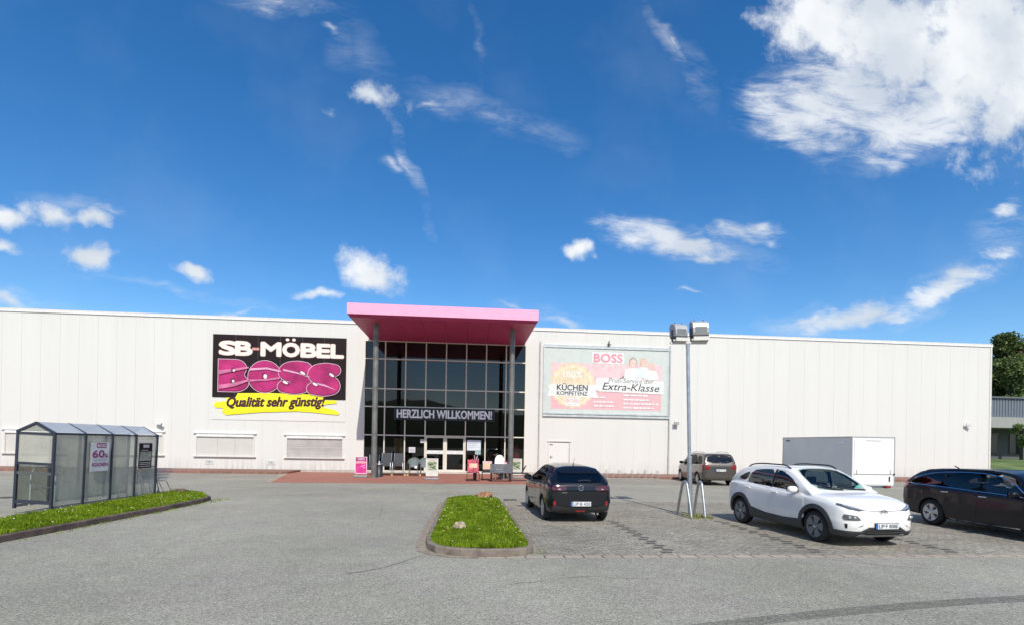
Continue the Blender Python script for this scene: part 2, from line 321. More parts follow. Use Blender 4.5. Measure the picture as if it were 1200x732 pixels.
def text(b, txt, x0, z0, w, h, m, y=0, bold=0, shear=0, rot=0, space=1.0, thick=0, sgn=1):
    """lettering in the XZ plane facing -Y, lower-left corner x0,z0, fitted into w x h"""
    vs, fs = text_geo(txt, 0, shear, space)
    mnx = min(v.x for v in vs); mxx = max(v.x for v in vs); mny = min(v.y for v in vs); mxy = max(v.y for v in vs)
    c, s_ = math.cos(rot), math.sin(rot); o = []
    for v in vs:
        px = (v.x-mnx)/(mxx-mnx)*w; pz = (v.y-mny)/(mxy-mny)*h
        o.append((x0+(px*c-pz*s_)*sgn, y, z0+px*s_+pz*c))
    fat = bold*.62*h/.7
    if fat:
        for k in range(10): b.add([(p+fat*math.cos(k*PI/5)*sgn, q-.00025*(k+1), u_+fat*math.sin(k*PI/5)) for p, q, u_ in o], fs, m)
    b.add(o, fs, m)
    if thick:
        o2 = [(a, bb-thick, c_) for a, bb, c_ in o]; b.add(o2, fs, m)
        ed = {}
        for f in fs:
            for i in range(len(f)):
                e = (f[i], f[(i+1) % len(f)]); k = (min(e), max(e)); ed.setdefault(k, []).append(e)
        k0 = len(o); b.add(o+o2, [[e[0][0], e[0][1], e[0][1]+k0, e[0][0]+k0] for e in ed.values() if len(e) == 1], m)
def flat(b, pts, m, y=0):
    """polygon in the XZ plane facing -Y"""
    tri = tessellate_polygon([[Vector((x, z, 0)) for x, z in pts]]); vs = [(x, y, z) for x, z in pts]
    b.add(vs, [list(t) for t in tri], m)
def ell(cx, cz, rx, rz, n=32, a0=0, a1=2*PI): return [(cx+rx*math.cos(a0+(a1-a0)*i/n), cz+rz*math.sin(a0+(a1-a0)*i/n)) for i in range(n)]
def catmull(pts, k=6, closed=False):
    P = [Vector(p) for p in pts]; n = len(P); o = []
    for i in range(n if closed else n-1):
        a, b_, c, d = (P[(i-1) % n], P[i], P[(i+1) % n], P[(i+2) % n]) if closed else (P[max(i-1, 0)], P[i], P[i+1], P[min(i+2, n-1)])
        for j in range(k):
            t = j/k; o.append(.5*((2*b_)+(c-a)*t+(2*a-5*b_+4*c-d)*t*t+(3*b_-a-3*c+d)*t**3))
    if not closed: o.append(P[-1])
    return [tuple(v) for v in o]
def stroke(b, pts, w, m, y=0, n=10, cap=True):
    """flat round-ended brush stroke in XZ facing -Y; w constant or list"""
    P = [Vector((p[0], p[1])) for p in pts]; k = len(P); ww = w if isinstance(w, (list, tuple)) else [w]*k; Lp = []; Rp = []
    for i in range(k):
        d = (P[min(i+1, k-1)]-P[max(i-1, 0)]).normalized(); nn = Vector((-d.y, d.x))
        Lp.append(P[i]+nn*ww[i]/2); Rp.append(P[i]-nn*ww[i]/2)
    for i in range(k-1): b.add([(p.x, y-.00012*i, p.y) for p in (Lp[i], Rp[i], Rp[i+1], Lp[i+1])], [(0, 1, 2, 3)], m)
    if cap:
        for e in (0, k-1): flat(b, ell(P[e].x, P[e].y, ww[e]/2, ww[e]/2, 20), m, y-.0002-.00013*e)

# ------------------------------------------------------------------ ground
def sheet(name, pts, z, m, thick=.05):
    b = B(); b.prism(pts, z-thick, z, m); return struct(name, b)
g = B(); g.add([(-900, -900, 0), (900, -900, 0), (900, 900, 0), (-900, 900, 0)], [(0, 1, 2, 3)], ASPH); struct('ground', g)
sheet('parking_paving', [(1.24, 8.90), (30, 8.90), (30, 17.4), (1.10, 17.4)], .004, PAVE, .003)
b = B(); b.prism([(-.05, 8.74), (30, 8.76), (30, 8.90), (1.15, 8.90), (.9, 8.80)], .001, .006, BORD)
b.prism([(1.3, 17.4), (30, 17.5), (30, 17.58), (1.3, 17.48)], .001, .006, BORD); struct('border_stone_row', b)
sheet('red_forecourt', [(-8.8, 24.2), (6.6, 24.75), (6.2, 32.4), (-10.6, 32.4)], .012, REDP, .010)
sheet('forecourt_edge_strip', [(-9.05, 24.18), (-8.8, 24.2), (-10.3, 31.0), (-10.55, 31.0)], .014, BORD, .010)
sheet('worn_parking_strip', [(6.6, 24.9), (40, 25.6), (40, 29.6), (6.5, 29.4)], .004, ASPH2, .003)
sheet('worn_left_strip', [(-45, 25.5), (-9.4, 27), (-10.55, 30.1), (-45, 30.1)], .004, ASPH2, .003)
def rounded_end(x0, x1, y0, y1, r, side):
    if side == 'R': return [(x0, y0), (x1-r, y0)]+[(x1-r+r*math.sin(a), y0+r-r*math.cos(a)) for a in np.linspace(.2, PI/2, 6)]+[(x1, y1), (x0, y1)]
    return [(x0, y1), (x0, y0+r)]+[(x0+r-r*math.cos(a), y0+r-r*math.sin(a)) for a in np.linspace(.2, PI/2, 6)]+[(x1, y0), (x1, y1)]
b = B(); b.prism(rounded_end(-46, -10.1, 30.1, 32.50, .7, 'R'), 0, .13, REDK); struct('left_wall_kerb', b)
b = B(); b.prism([(6.4, 29.4), (36.5, 29.6), (36.5, 32.5), (6.4, 32.5)], 0, .13, REDK); struct('right_wall_kerb', b)
# cracks, tyre marks
def polyline(b, pts, w, z, m, jit=.03, seg=.16):
    P = [Vector((x, y)) for x, y in pts]; o = []
    for a, c in zip(P, P[1:]):
        n_ = max(2, int((c-a).length/seg))
        for i in range(n_): o.append(a.lerp(c, i/n_))
    o.append(P[-1]); o = [p+Vector((random.uniform(-jit, jit), random.uniform(-jit, jit))) for p in o]; k = len(o); vs = []
    for i, p in enumerate(o):
        d = (o[min(i+1, k-1)]-o[max(i-1, 0)]).normalized(); nn = Vector((-d.y, d.x)); ww = w*random.uniform(.5, 1.2)/2
        vs += [(p.x+nn.x*ww, p.y+nn.y*ww, z), (p.x-nn.x*ww, p.y-nn.y*ww, z)]
    b.add(vs, [[2*i, 2*i+1, 2*i+3, 2*i+2] for i in range(k-1)], m)
b = B()
polyline(b, [(-1.7, 7.75), (-1.2, 8.1), (-.75, 8.9)], .016, .0045, CRACK)
polyline(b, [(-4.9, 12.5), (-4.0, 12.6), (-3.3, 12.9)], .012, .0045, CRACK)
polyline(b, [(-7.7, 18.2), (-6.5, 18.6), (-5.0, 19.2)], .03, .0045, CRACK)
polyline(b, [(6.2, 8.65), (7.0, 8.1), (7.6, 7.9)], .012, .0045, CRACK)
polyline(b, [(-5.0, 19.6), (-3.5, 19.9), (-1.5, 19.8)], .015, .0045, CRACK)
polyline(b, [(6.8, 21.0), (10, 20.9), (15, 21.6)], .03, .0045, CRACK)
polyline(b, [(-20, 28), (-16, 28.4), (-13.2, 29.3)], .06, .0085, CRACK)
polyline(b, [(-9.5, 21.5), (-6, 21.8), (-2.5, 21.4), (2, 21.7)], .02, .0045, CRACK); polyline(b, [(-3.2, 11.2), (-2.2, 13.5), (-2.6, 16.5)], .01, .0045, CRACK)
polyline(b, [(11.5, 18.4), (12.4, 20.2), (13.2, 22)], .02, .0045, CRACK); polyline(b, [(.6, 7.1), (1.8, 7.5), (2.7, 7.3)], .008, .0045, CRACK)
struct('asphalt_cracks', b)
TYRE = M('tyre_mark', (.11, .108, .102), .85, var=.25, scale=30)
b = B()
for k in range(7):
    o = .035*k
    P = catmull([(2.2, 5.15+o), (3.4, 5.45+o), (4.8, 5.75+o), (6.6, 6.05+o), (9, 6.3+o)], 8)
    polyline(b, [(p[0], p[1]) for p in P], .012, .0042, TYRE, .004, .2)
struct('tyre_marks', b)
# dark marking pavers between bays
DPAV = M('dark_paver', (.07, .066, .06), .85, var=.2, scale=12)
def bay(name, x, y0, y1):
    b = B(); y = y0; i = 0
    while y < y1:
        if i % 2 == 0:
            o = random.uniform(-.01, .01); b.box((x-.12+o, y, .001), (x+.08+o, y+.10, .0085), DPAV)
        else: b.box((x-.02, y, .001), (x+.18, y+.10, .0085), DPAV)
        y += .21; i += 1
    struct(name, b)
for x in (3.68, 6.55, 9.32, 12.1): bay('bay_marking', x, 9.1, 13.0)
DRAIN = M('drain_iron', (.05, .045, .04), .7, .4)
for (x, y, lab) in ((1.5, 17.7, 'small iron drain grate at the back corner of the grass island'), (-14.2, 17.3, 'iron drain grate in the asphalt left of the cart shelter')):
    b = B(); b.box((-.22, -.22, 0), (.22, .22, .008), DRAIN)
    for k in range(6): b.box((-.19, -.18+k*.065, .008), (.19, -.15+k*.065, .013), CRACK)
    o = b.obj('drain_grate'); o.location = (x, y, .003); tag(o, lab, 'drain')

# kerbed islands
def island(kname, gname, outline, kw, z, kmat, mound=.05):
    P = [Vector(p) for p in outline]; n = len(P); inn = []
    for i in range(n):
        d1 = (P[i]-P[i-1]).normalized(); d2 = (P[(i+1) % n]-P[i]).normalized(); t_ = (d1+d2).normalized(); nn = Vector((-t_.y, t_.x))
        inn.append(P[i]+nn*kw)
    b = B(); vs = [(p.x, p.y, 0) for p in P]+[(p.x, p.y, z-.015) for p in P]+[(p.x+(q.x-p.x)*.15, p.y+(q.y-p.y)*.15, z) for p, q in zip(P, inn)]+[(q.x, q.y, z) for q in inn]+[(q.x, q.y, 0) for q in inn]
    b.add(vs, [[r*n+i, r*n+(i+1) % n, (r+1)*n+(i+1) % n, (r+1)*n+i] for r in range(4) for i in range(n)], kmat); struct(kname, b)
    b = B(); b.prism([(q.x, q.y) for q in inn], 0, z-.02, SOIL); struct(gname, b)
    return [(q.x, q.y) for q in inn]
med = [(-.66, 17.0), (-.72, 14), (-.75, 11.5), (-.76, 10.0), (-.70, 9.5), (-.52, 9.12), (-.2, 8.9), (.25, 8.8), (.75, 8.82), (1.05, 8.93), (1.20, 9.12), (1.24, 9.5), (1.2, 12), (1.15, 15), (1.1, 16.8), (.9, 17.15), (.2, 17.25), (-.45, 17.2)]
MI = island('grass_island_kerb', 'grass_island_soil', med, .10, .13, KERB)
b = B()     # flush stone band on the left of the island
o1 = [(-.84, 17.0), (-.93, 14), (-.95, 11.5), (-.95, 9.9), (-.86, 9.3), (-.6, 8.95), (-.2, 8.75), (.2, 8.70)]
i1 = [(-.67, 17.0), (-.73, 14), (-.76, 11.5), (-.77, 10.0), (-.71, 9.49), (-.53, 9.11), (-.21, 8.89), (.25, 8.79)]
b.add([(x, y, .006) for x, y in o1]+[(x, y, .006) for x, y in i1], [[i, i+1, i+9, i+8] for i in range(7)], M('band_stone', (.27, .225, .175), .9, var=.35, scale=7, bump=.5)); struct('island_stone_band', b)
lef = [(-8.75, 3), (-8.5, 8), (-8.33, 10.0), (-8.15, 11.9), (-7.95, 14.5), (-7.88, 16.3), (-8.0, 17.0), (-8.6, 17.9), (-9.4, 18.4), (-9.95, 18.4), (-9.8, 17.6), (-10.16, 13), (-10.2, 3)]
LI = island('verge_kerb', 'verge_soil', lef, .11, .13, KERBD)

# ------------------------------------------------------------------ grass
def grass_mat():
    m = bpy.data.materials.new('grass_blades'); m.use_nodes = True; t, n, l, b = nodes_of(m)
    g_ = n.new('ShaderNodeNewGeometry'); nz = n.new('ShaderNodeTexNoise'); nz.inputs['Scale'].default_value = 3.5; nz.inputs['Detail'].default_value = 4; l(g_.outputs['Position'], nz.inputs['Vector'])
    cr = n.new('ShaderNodeValToRGB'); l(nz.outputs[0], cr.inputs[0]); cr.color_ramp.elements[0].position = .3; cr.color_ramp.elements[0].color = (.10, .17, .008, 1)
    cr.color_ramp.elements[1].position = .72; cr.color_ramp.elements[1].color = (.26, .36, .022, 1)
    oi = n.new('ShaderNodeTexWhiteNoise'); oi.noise_dimensions = '1D'; l(g_.outputs['Random Per Island'], oi.inputs['W'])
    mr = n.new('ShaderNodeMapRange'); l(oi.outputs[0], mr.inputs[0]); mr.inputs[3].default_value = .5; mr.inputs[4].default_value = 1.6
    sc = n.new('ShaderNodeVectorMath'); sc.operation = 'SCALE'; l(cr.outputs[0], sc.inputs[0]); l(mr.outputs[0], sc.inputs['Scale']); l(sc.outputs[0], b.inputs['Base Color'])
    b.inputs['Roughness'].default_value = .7; b.inputs['Specular IOR Level'].default_value = .15
    tl = n.new('ShaderNodeBsdfTranslucent'); l(sc.outputs[0], tl.inputs[0]); ms = n.new('ShaderNodeMixShader'); ms.inputs[0].default_value = .3
    o = n['Material Output']; l(b.outputs[0], ms.inputs[1]); l(tl.outputs[0], ms.inputs[2]); l(ms.outputs[0], o.inputs[0]); return m
GRASS = grass_mat()
def inpoly(x, y, poly):
    c = np.zeros(len(x), bool); n = len(poly)
    for i in range(n):
        x1, y1 = poly[i]; x2, y2 = poly[i-1]
        c ^= ((y1 > y) != (y2 > y)) & (x < (x2-x1)*(y-y1)/(y2-y1+1e-12)+x1)
    return c
def grass(name, poly, dens, h, z0, label, zf=None, mat=None, spread=.05, width=.006):
    xs = [p[0] for p in poly]; ys = [p[1] for p in poly]; A = (max(xs)-min(xs))*(max(ys)-min(ys)); n = int(A*dens)
    x = rng.uniform(min(xs), max(xs), n); y = rng.uniform(min(ys), max(ys), n); k = inpoly(x, y, poly); x = x[k]; y = y[k]; n = len(x)
    if dens > 2000:
        q = np.array([noise.noise(Vector((a*1.7, c*1.7, 3)))+.6*noise.noise(Vector((a*6, c*6, 1))) for a, c in zip(x, y)]); k = (q > -.42) | (rng.random(n) < .35); x = x[k]+rng.normal(0, .02, k.sum()); y = y[k]; n = len(x)
    z = np.full(n, z0) if zf is None else zf(x, y)
    cl = .7+.6*(np.sin(x*5.3+np.cos(y*4.1)*2)*np.cos(y*3.7+x*1.3)*.5+.5)
    hh = h*rng.uniform(.45, 1.25, n)*cl*np.where(rng.random(n) < .02, 1.9, 1); a = rng.uniform(0, 2*PI, n); d = rng.uniform(0, 2*PI, n); sp = rng.uniform(.1, 1, n)*hh*.7
    w = width*rng.uniform(.6, 1.4, n)*np.clip(y/11, .8, 2.4)
    V = np.zeros((n, 5, 3)); ca, sa = np.cos(a)*w, np.sin(a)*w; dx, dy = np.cos(d)*sp, np.sin(d)*sp
    V[:, 0] = np.stack([x-ca, y-sa, z-.02], 1); V[:, 1] = np.stack([x+ca, y+sa, z-.02], 1)
    V[:, 2] = np.stack([x+ca*.8+dx*.35, y+sa*.8+dy*.35, z+hh*.6], 1); V[:, 3] = np.stack([x-ca*.8+dx*.35, y-sa*.8+dy*.35, z+hh*.6], 1); V[:, 4] = np.stack([x+dx, y+dy, z+hh], 1)
    base = (np.arange(n)*5)[:, None]; F4 = (base+np.array([0, 1, 2, 3])).ravel(); F3 = (base+np.array([3, 2, 4])).ravel()
    me = bpy.data.meshes.new(name); me.vertices.add(n*5); me.vertices.foreach_set('co', V.ravel())
    me.loops.add(n*7); me.loops.foreach_set('vertex_index', np.concatenate([F4, F3])); me.polygons.add(n*2)
    me.polygons.foreach_set('loop_start', np.concatenate([np.arange(n)*4, n*4+np.arange(n)*3])); me.polygons.foreach_set('loop_total', np.concatenate([np.full(n, 4), np.full(n, 3)]))
    me.update(calc_edges=True); me.materials.append(mat or GRASS)
    return tag(addmesh(name, me), label, 'grass', kind='stuff')
def moundf(poly):
    xs = [p[0] for p in poly]; cx = (min(xs)+max(xs))/2; hw = (max(xs)-min(xs))/2
    return lambda x, y: .105+.05*np.clip(1-((x-cx)/hw)**2, 0, 1)
b = B()
grass('island_grass', MI, 4600, .058, .1, 'bright green grass filling the kerbed island beside the black hatchback', moundf(MI))
grass('verge_grass', [p for p in LI if True], 3200, .058, .1, 'bright green grass on the verge in front of the cart shelter', moundf(LI))
grass('post_weeds', [(5.95, 13.35), (6.1, 13.2), (6.25, 13.4), (6.5, 13.15), (6.75, 13.5), (6.55, 13.9), (6.35, 14.2), (6.1, 14.3), (5.95, 14.0), (6.1, 13.7)], 420, .10, .0, 'yellow green weeds around the foot of the floodlight post', mat=M('weed', (.20, .21, .04), .6, var=.4, scale=6))
pts_w = [(-8.2+.02, 9.0), (-7.95, 12), (-7.70, 15), (-7.55, 17.3), (-7.9, 17.6), (-7.95, 15), (-8.15, 12)]
grass('kerb_weeds', pts_w, 160, .05, .0, 'sparse weeds growing along the foot of the verge kerb')
grass('kerb_tuft', [(1.1, 8.85), (1.35, 8.9), (1.5, 9.4), (1.25, 9.4)], 500, .03, .0, 'small weeds at the front corner of the grass island kerb')
# flowers
b = B(); DAISY = M('daisy_white', (.75, .75, .65), .6); DAND = M('dandelion', (.7, .6, .12), .6); PALE = M('pale_leaf', (.30, .42, .14), .6)
for poly, n_ in ((MI, 150), (LI, 260)):
    xs = [p[0] for p in poly]; ys = [p[1] for p in poly]
    x = rng.uniform(min(xs), max(xs), n_); y = rng.uniform(max(min(ys), 8), max(ys), n_); k = inpoly(x, y, poly)
    for px, py in zip(x[k], y[k]):
        m = random.choice([DAISY, DAISY, DAND, PALE]); r = random.uniform(.010, .018); z = .10+.05+random.uniform(.02, .07)
        b.add([(px+r*math.cos(a*PI/3), py+r*math.sin(a*PI/3), z+.004*math.sin(a)) for a in range(6)], [list(range(6))], m)
        b.cyl((px, py, .1), (px, py, z), .002, PALE, 3, caps=False)
tag(b.obj('wild_flowers'), 'tiny white and yellow wild flowers dotted through the verge and island grass', 'flowers', kind='stuff')

# stones, stumps
def rock(name, loc, sc, m, label, cat, seed=1, flat_top=False):
    bm = bmesh.new(); bmesh.ops.create_icosphere(bm, subdivisions=4, radius=1)
    for v in bm.verts:
        p = v.co.copy(); n_ = noise.noise(p*1.3+Vector((seed*7.1, 0, 0)))*.35+noise.noise(p*4+Vector((seed, 3, 0)))*.12
        q = p*(1+n_)
        if flat_top: q.z = min(q.z, .75+.12*noise.noise(p*6)); 
        q.z = max(q.z, -.5); v.co = Vector((q.x*sc[0], q.y*sc[1], q.z*sc[2]))
    me = bpy.data.meshes.new(name); bm.to_mesh(me); bm.free(); me.materials.append(m); o = addmesh(name, me); o.location = loc
    return tag(o, label, cat)
def wood_mat():
    m = M('weathered_wood', (.36, .29, .20), .85, var=.55, scale=11, bump=.9, bscale=18); return m
rock('tree_stump', (.61, 17.0, .20), (.26, .2, .18), M('stump_brown', (.32, .17, .09), .85, var=.6, scale=10, bump=.9, bscale=18), 'sawn brown tree stump at the far end of the grass island', 'stump', 2, True)
rock('stone', (-.12, 10.75, .18), (.14, .12, .13), wood_mat(), 'small pale broken stone lying in the grass of the island', 'stone', 5)
rock('tree_stump', (-9.35, 17.8, .14), (.2, .18, .17), M('stump_dark', (.12, .085, .05), .9, var=.5, scale=8, bump=.9, bscale=18), 'small dark tree stump at the far end of the verge', 'stump', 9, True)

exec_after = []
# ------------------------------------------------------------------ store building
WY = 32.57; TOP = 9.22; X0, X1 = -46.0, 35.8; GX0, GX1, GZ = -6.39, 3.62, 8.16
store = thing('store_building', 'long low white windowless store hall with dark glazed entrance and pink canopy', 'building', (0, WY, 0))
LY = 0   # local y of wall face
b = B(); BACK = M('wall_joint', (.62, .60, .56), .8)
WINS = [(-26.9, -23.5, .92, 2.3), (-21.55, -18.1, .92, 2.3), (-16.25, -12.85, .90, 2.28), (-11.0, -7.6, .88, 2.26)]
DOOR = (5.16, 6.52, 0.13, 2.12)
holes = WINS+[DOOR]
x = X0
def panel_cols(xa, xb):
    hs_ = [h for h in holes if h[0] < xb-.001 and h[1] > xa+.001]
    if not hs_: return [(xa, xb, .13, TOP)]
    h = hs_[0]; o = []
    if h[0] > xa: o.append((xa, h[0], .13, TOP)); xa = h[0]
    if h[1] < xb: o.append((h[1], xb, .13, TOP)); xb = h[1]
    if h[2] > .14: o.append((xa, xb, .13, h[2]))
    o.append((xa, xb, h[3], TOP)); return o
edges = list(np.arange(X0, X1, 1.05))+[X1]
for xa, xb in zip(edges, edges[1:]):
    segs = []
    if xb <= GX0 or xa >= GX1: segs = panel_cols(xa, xb)
    else:
        if xa < GX0: segs += panel_cols(xa, GX0)
        if xb > GX1: segs += panel_cols(GX1, xb)
        segs.append((max(xa, GX0), min(xb, GX1), GZ, TOP))
    for (a, c, z0, z1) in segs:
        ga = .003 if abs(a-xa) < 1e-6 else 0; gc = .003 if abs(c-xb) < 1e-6 else 0
        b.box((a+ga, 0, z0), (c-gc, .006, z1), WALL)
b.obj('front_wall', store)
b = B()
for a, c, z0, z1 in ((X0, GX0, 0, .13), (GX1, X1, 0, .13)): b.box((a, .012, z0), (c, .2, z1-.002), M('plinth', (.45, .40, .35), .85, var=.2))
b.obj('plinth', store)
b = B()
# backing behind joints, with window/door/glazing openings left free
cuts = sorted(holes+[(GX0, GX1, 0, GZ)])
xa = X0
for h in cuts:
    b.box((xa, .008, .14), (h[0], .3, TOP), BACK)
    if h[2] > .2: b.box((h[0], .008, .14), (h[1], .3, h[2]), BACK)
    b.box((h[0], .008, h[3]), (h[1], .3, TOP), BACK); xa = h[1]
b.box((xa, .008, .14), (X1, .3, TOP), BACK)
b.box((X1-.02, .301, 0), (X1, 45, TOP), WALL); b.box((X0, .301, 0), (X0+.02, 45, TOP), WALL); b.box((X0, 44.7, 0), (X1, 44.99, TOP), WALL)
b.box((X0+.02, .301, TOP-.25), (X1-.02, 44.7, TOP-.1), M('roof_felt', (.12, .12, .12), .9)); b.obj('hall_shell', store)
b = B(); b.box((X0-.04, -.05, TOP), (X1+.05, .32, TOP+.10), FRAMEW); b.box((X0-.04, -.055, TOP-.09), (X1+.05, -.005, TOP-.002), M('coping_white', (.8, .8, .78), .4)); b.obj('roof_coping', store)
b = B()
b.box((X1-.10, -.03, .13), (X1+.03, -.004, TOP-.1), FRAMEW); b.obj('corner_trim', store)
for px in (4.52, 13.02):
    b = B(); b.cyl((px, -.07, .13), (px, -.07, 8.45), .045, M('pipe_grey', (.50, .50, .49), .5), 10)
    for z in (1.2, 3.2, 5.2, 7.2): b.box((px-.07, -.08, z), (px+.07, -.003, z+.04), FRAMEW)
    b.obj('downpipe', store)
SHUT = M('shutter_slat', (.68, .66, .62), .5, var=.03); SHUTG = M('shutter_slat_grey', (.56, .54, .52), .45, var=.1, scale=2); DARKG = M('dark_gap', (.05, .05, .055), .6)
for wi, (a, c, z0, z1) in enumerate(WINS):
    b = B(); fw = .06
    b.box((a, -.03, z0), (a+fw, .06, z1), FRAMEW); b.box((c-fw, -.03, z0), (c, .06, z1), FRAMEW)
    b.box((a-.12, -.10, z1-.03), (c+.12, -.002, z1+.03), M('shutter_box', (.74, .74, .72), .5)); b.box((a+fw, -.06, z1-.22), (c-fw, .05, z1-.03), M('shutter_box', (.74, .74, .72), .5))
    f = b.obj('window', store)
    b = B(); b.box((a-.10, -.12, z0-.05), (c+.10, -.002, z0-.005), FRAMEW); b.obj('window_sill', f)
    b = B(); zz = z0; m = SHUTG if wi == 3 else SHUT; k = 0
    while zz < z1-.24:
        x_ = .0 if wi != 3 else random.uniform(0, .012)
        b.add([(a+fw, .035, zz), (c-fw, .035, zz), (c-fw, .018-x_, zz+.045), (a+fw, .018-x_, zz+.045), (c-fw, .04, zz+.055), (a+fw, .04, zz+.055)], [(0, 1, 2, 3), (3, 2, 4, 5)], m); zz += .055
    if wi != 3:
        for q in (.36, .66): b.box((a+(c-a)*q, .005, z0), (a+(c-a)*q+.015, .017, z1-.23), M('slat_seam', (.5, .51, .51), .5))
    b.obj('roller_shutter', f)
    b = B(); b.box((a, .10, z0), (c, .11, z1), DARKG); b.obj('pane', f)
a, c, z0, z1 = DOOR
b = B(); b.box((a+.03, .01, z0), (c-.05, .06, z1-.04), M('door_white', (.70, .69, .66), .5, var=.01)); d = b.obj('side_door', store)
b = B(); b.box((a-.03, -.02, z0), (a+.03, .07, z1), FRAMEW); b.box((c-.05, -.02, z0), (c, .07, z1), M('door_shadow_frame', (.4, .4, .4), .5)); b.box((a-.1, -.05, z1-.005), (c+.1, .0, z1+.05), FRAMEW); b.obj('door_frame', d)
b = B(); b.box((a+.12, -.02, 1.05), (a+.16, .01, 1.2), DARKG); b.cyl((a+.14, -.05, 1.15), (a+.27, -.05, 1.15), .012, DARKG, 8); b.cyl((a+.14, -.05, 1.15), (a+.14, 0, 1.15), .012, DARKG, 8); b.obj('door_handle', d)
b = B(); b.box((a+.08, -.06, 1.95), (a+.28, .0, 2.02), FRAMEW); b.obj('door_closer', d)
# glazed front
NB = 8; bw_ = (GX1-GX0)/NB; rows = [.12, 2.34, 4.10, 5.21, 7.05, GZ]
ALW = M('mullion_alu', (.70, .65, .56), .5, 0, var=.05)
fac = B(); gy = .10
for i in range(NB+1):
    xx = GX0+i*bw_; w_ = .035
    z0 = .12
    fac.box((xx-w_, gy-.12, z0), (xx+w_, gy+.08, GZ), ALW)
for z in rows: fac.box((GX0, gy-.117, z-.035), (GX1, gy+.077, z+.035), ALW)
gl = fac.obj('entrance_facade', store)
for r_ in range(5):
    for i in range(NB):
        if r_ == 0 and i in (3, 4): continue
        xx = GX0+i*bw_; b = B()
        b.add([(xx+.035, gy+.0, rows[r_]+.035), (xx+bw_-.035, gy, rows[r_]+.035), (xx+bw_-.035, gy, rows[r_+1]-.035), (xx+.035, gy, rows[r_+1]-.035)], [(0, 1, 2, 3)], GLASSL if r_ == 0 else GLASSD)
        b.obj('window_pane', gl)
b = B(); b.box((GX0, -.06, 0), (GX1, .3, .118), M('threshold', (.55, .5, .45), .7)); b.obj('threshold', gl)
for i in (3, 4):
    xx = GX0+i*bw_; b = B()
    b.box((xx+.036, gy-.06, .13), (xx+.12, gy+.03, 2.30), ALW); b.box((xx+bw_-.12, gy-.06, .13), (xx+bw_-.036, gy+.03, 2.30), ALW)
    b.box((xx+.121, gy-.06, .13), (xx+bw_-.121, gy+.03, .24), ALW); b.box((xx+.121, gy-.06, 1.22), (xx+bw_-.121, gy+.03, 1.44), M('push_rail', (.72, .72, .70), .4)); b.box((xx+.121, gy-.06, 2.22), (xx+bw_-.121, gy+.03, 2.30), ALW)
    dr = b.obj('door', gl)
    for (z0, z1) in ((.24, 1.22), (1.44, 2.22)):
        b = B(); b.add([(xx+.121, gy-.01, z0), (xx+bw_-.121, gy-.01, z0), (xx+bw_-.121, gy-.01, z1), (xx+.121, gy-.01, z1)], [(0, 1, 2, 3)], GLASSL); b.obj('pane', dr)
# interior of the entrance hall
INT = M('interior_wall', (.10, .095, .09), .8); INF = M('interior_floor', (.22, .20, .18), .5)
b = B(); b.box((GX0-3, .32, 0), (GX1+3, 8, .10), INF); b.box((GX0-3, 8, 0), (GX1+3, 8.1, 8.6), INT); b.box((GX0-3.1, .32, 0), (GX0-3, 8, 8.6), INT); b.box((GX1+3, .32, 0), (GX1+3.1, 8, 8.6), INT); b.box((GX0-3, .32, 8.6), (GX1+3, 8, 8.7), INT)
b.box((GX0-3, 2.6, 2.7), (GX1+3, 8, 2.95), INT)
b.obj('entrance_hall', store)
for (sx_, w_, d_, h_, m_, nm) in ((-4.75, 1.0, 1.6, 2.2, M('oak_board', (.50, .33, .13), .5), 'cabinet'), (-2.5, .9, 3.0, 1.5, M('shelf_brown', (.22, .13, .08), .6), 'shelf'), (1.3, 1.2, 2.4, 1.2, M('sofa_grey', (.25, .25, .27), .8), 'sofa'), (2.95, .5, .9, 1.9, M('red_cloth', (.45, .04, .05), .7), 'rack')):
    b = B()
    if nm == 'cabinet':
        b.box((0, 0, 1.15), (w_*.55, .5, h_), m_); b.box((0, .1, .1), (w_, .6, 1.1), M('shelf_brown', (.22, .13, .08), .6)); b.box((.05, -.02, 1.2), (w_*.5, -.002, h_-.05), M('oak_light', (.6, .42, .2), .5))
    elif nm == 'sofa':
        b.box((0, 0, .1), (w_, .8, .5), m_, bev=.04); b.box((0, .6, .5), (w_, .8, 1.0), m_, bev=.04); b.box((0, 0, .5), (.18, .6, .7), m_, bev=.03); b.box((w_-.18, 0, .5), (w_, .6, .7), m_, bev=.03)
    elif nm == 'rack':
        b.cyl((.25, .2, .1), (.25, .2, 1.9), .02, BLACK, 8); b.lathe([(.05, 1.9), (.18, 1.7), (.22, 1.2), (.26, .9)], m_, Matrix.Translation((.25, .2, 0)), 14)
    else:
        for z in (.1, .6, 1.1, 1.5): b.box((0, 0, z), (w_, .4, z+.04), m_)
        b.box((0, 0, .1), (.04, .4, 1.5), m_); b.box((w_-.04, 0, .1), (w_, .4, 1.5), m_)
    o = b.obj({'cabinet': 'cabinet', 'shelf': 'display_shelf', 'sofa': 'sofa', 'rack': 'clothes_stand'}[nm]); o.location = (sx_, WY+d_, 0)
    tag(o, {'cabinet': 'light wooden cabinet seen through the entrance glass left of the doors', 'shelf': 'brown shelf unit standing inside behind the left entrance doors', 'sofa': 'grey sofa standing inside behind the glass right of the doors', 'rack': 'stand hung with red cloth inside the rightmost ground pane'}[nm], {'cabinet': 'cabinet', 'shelf': 'shelf', 'sofa': 'sofa', 'rack': 'stand'}[nm])
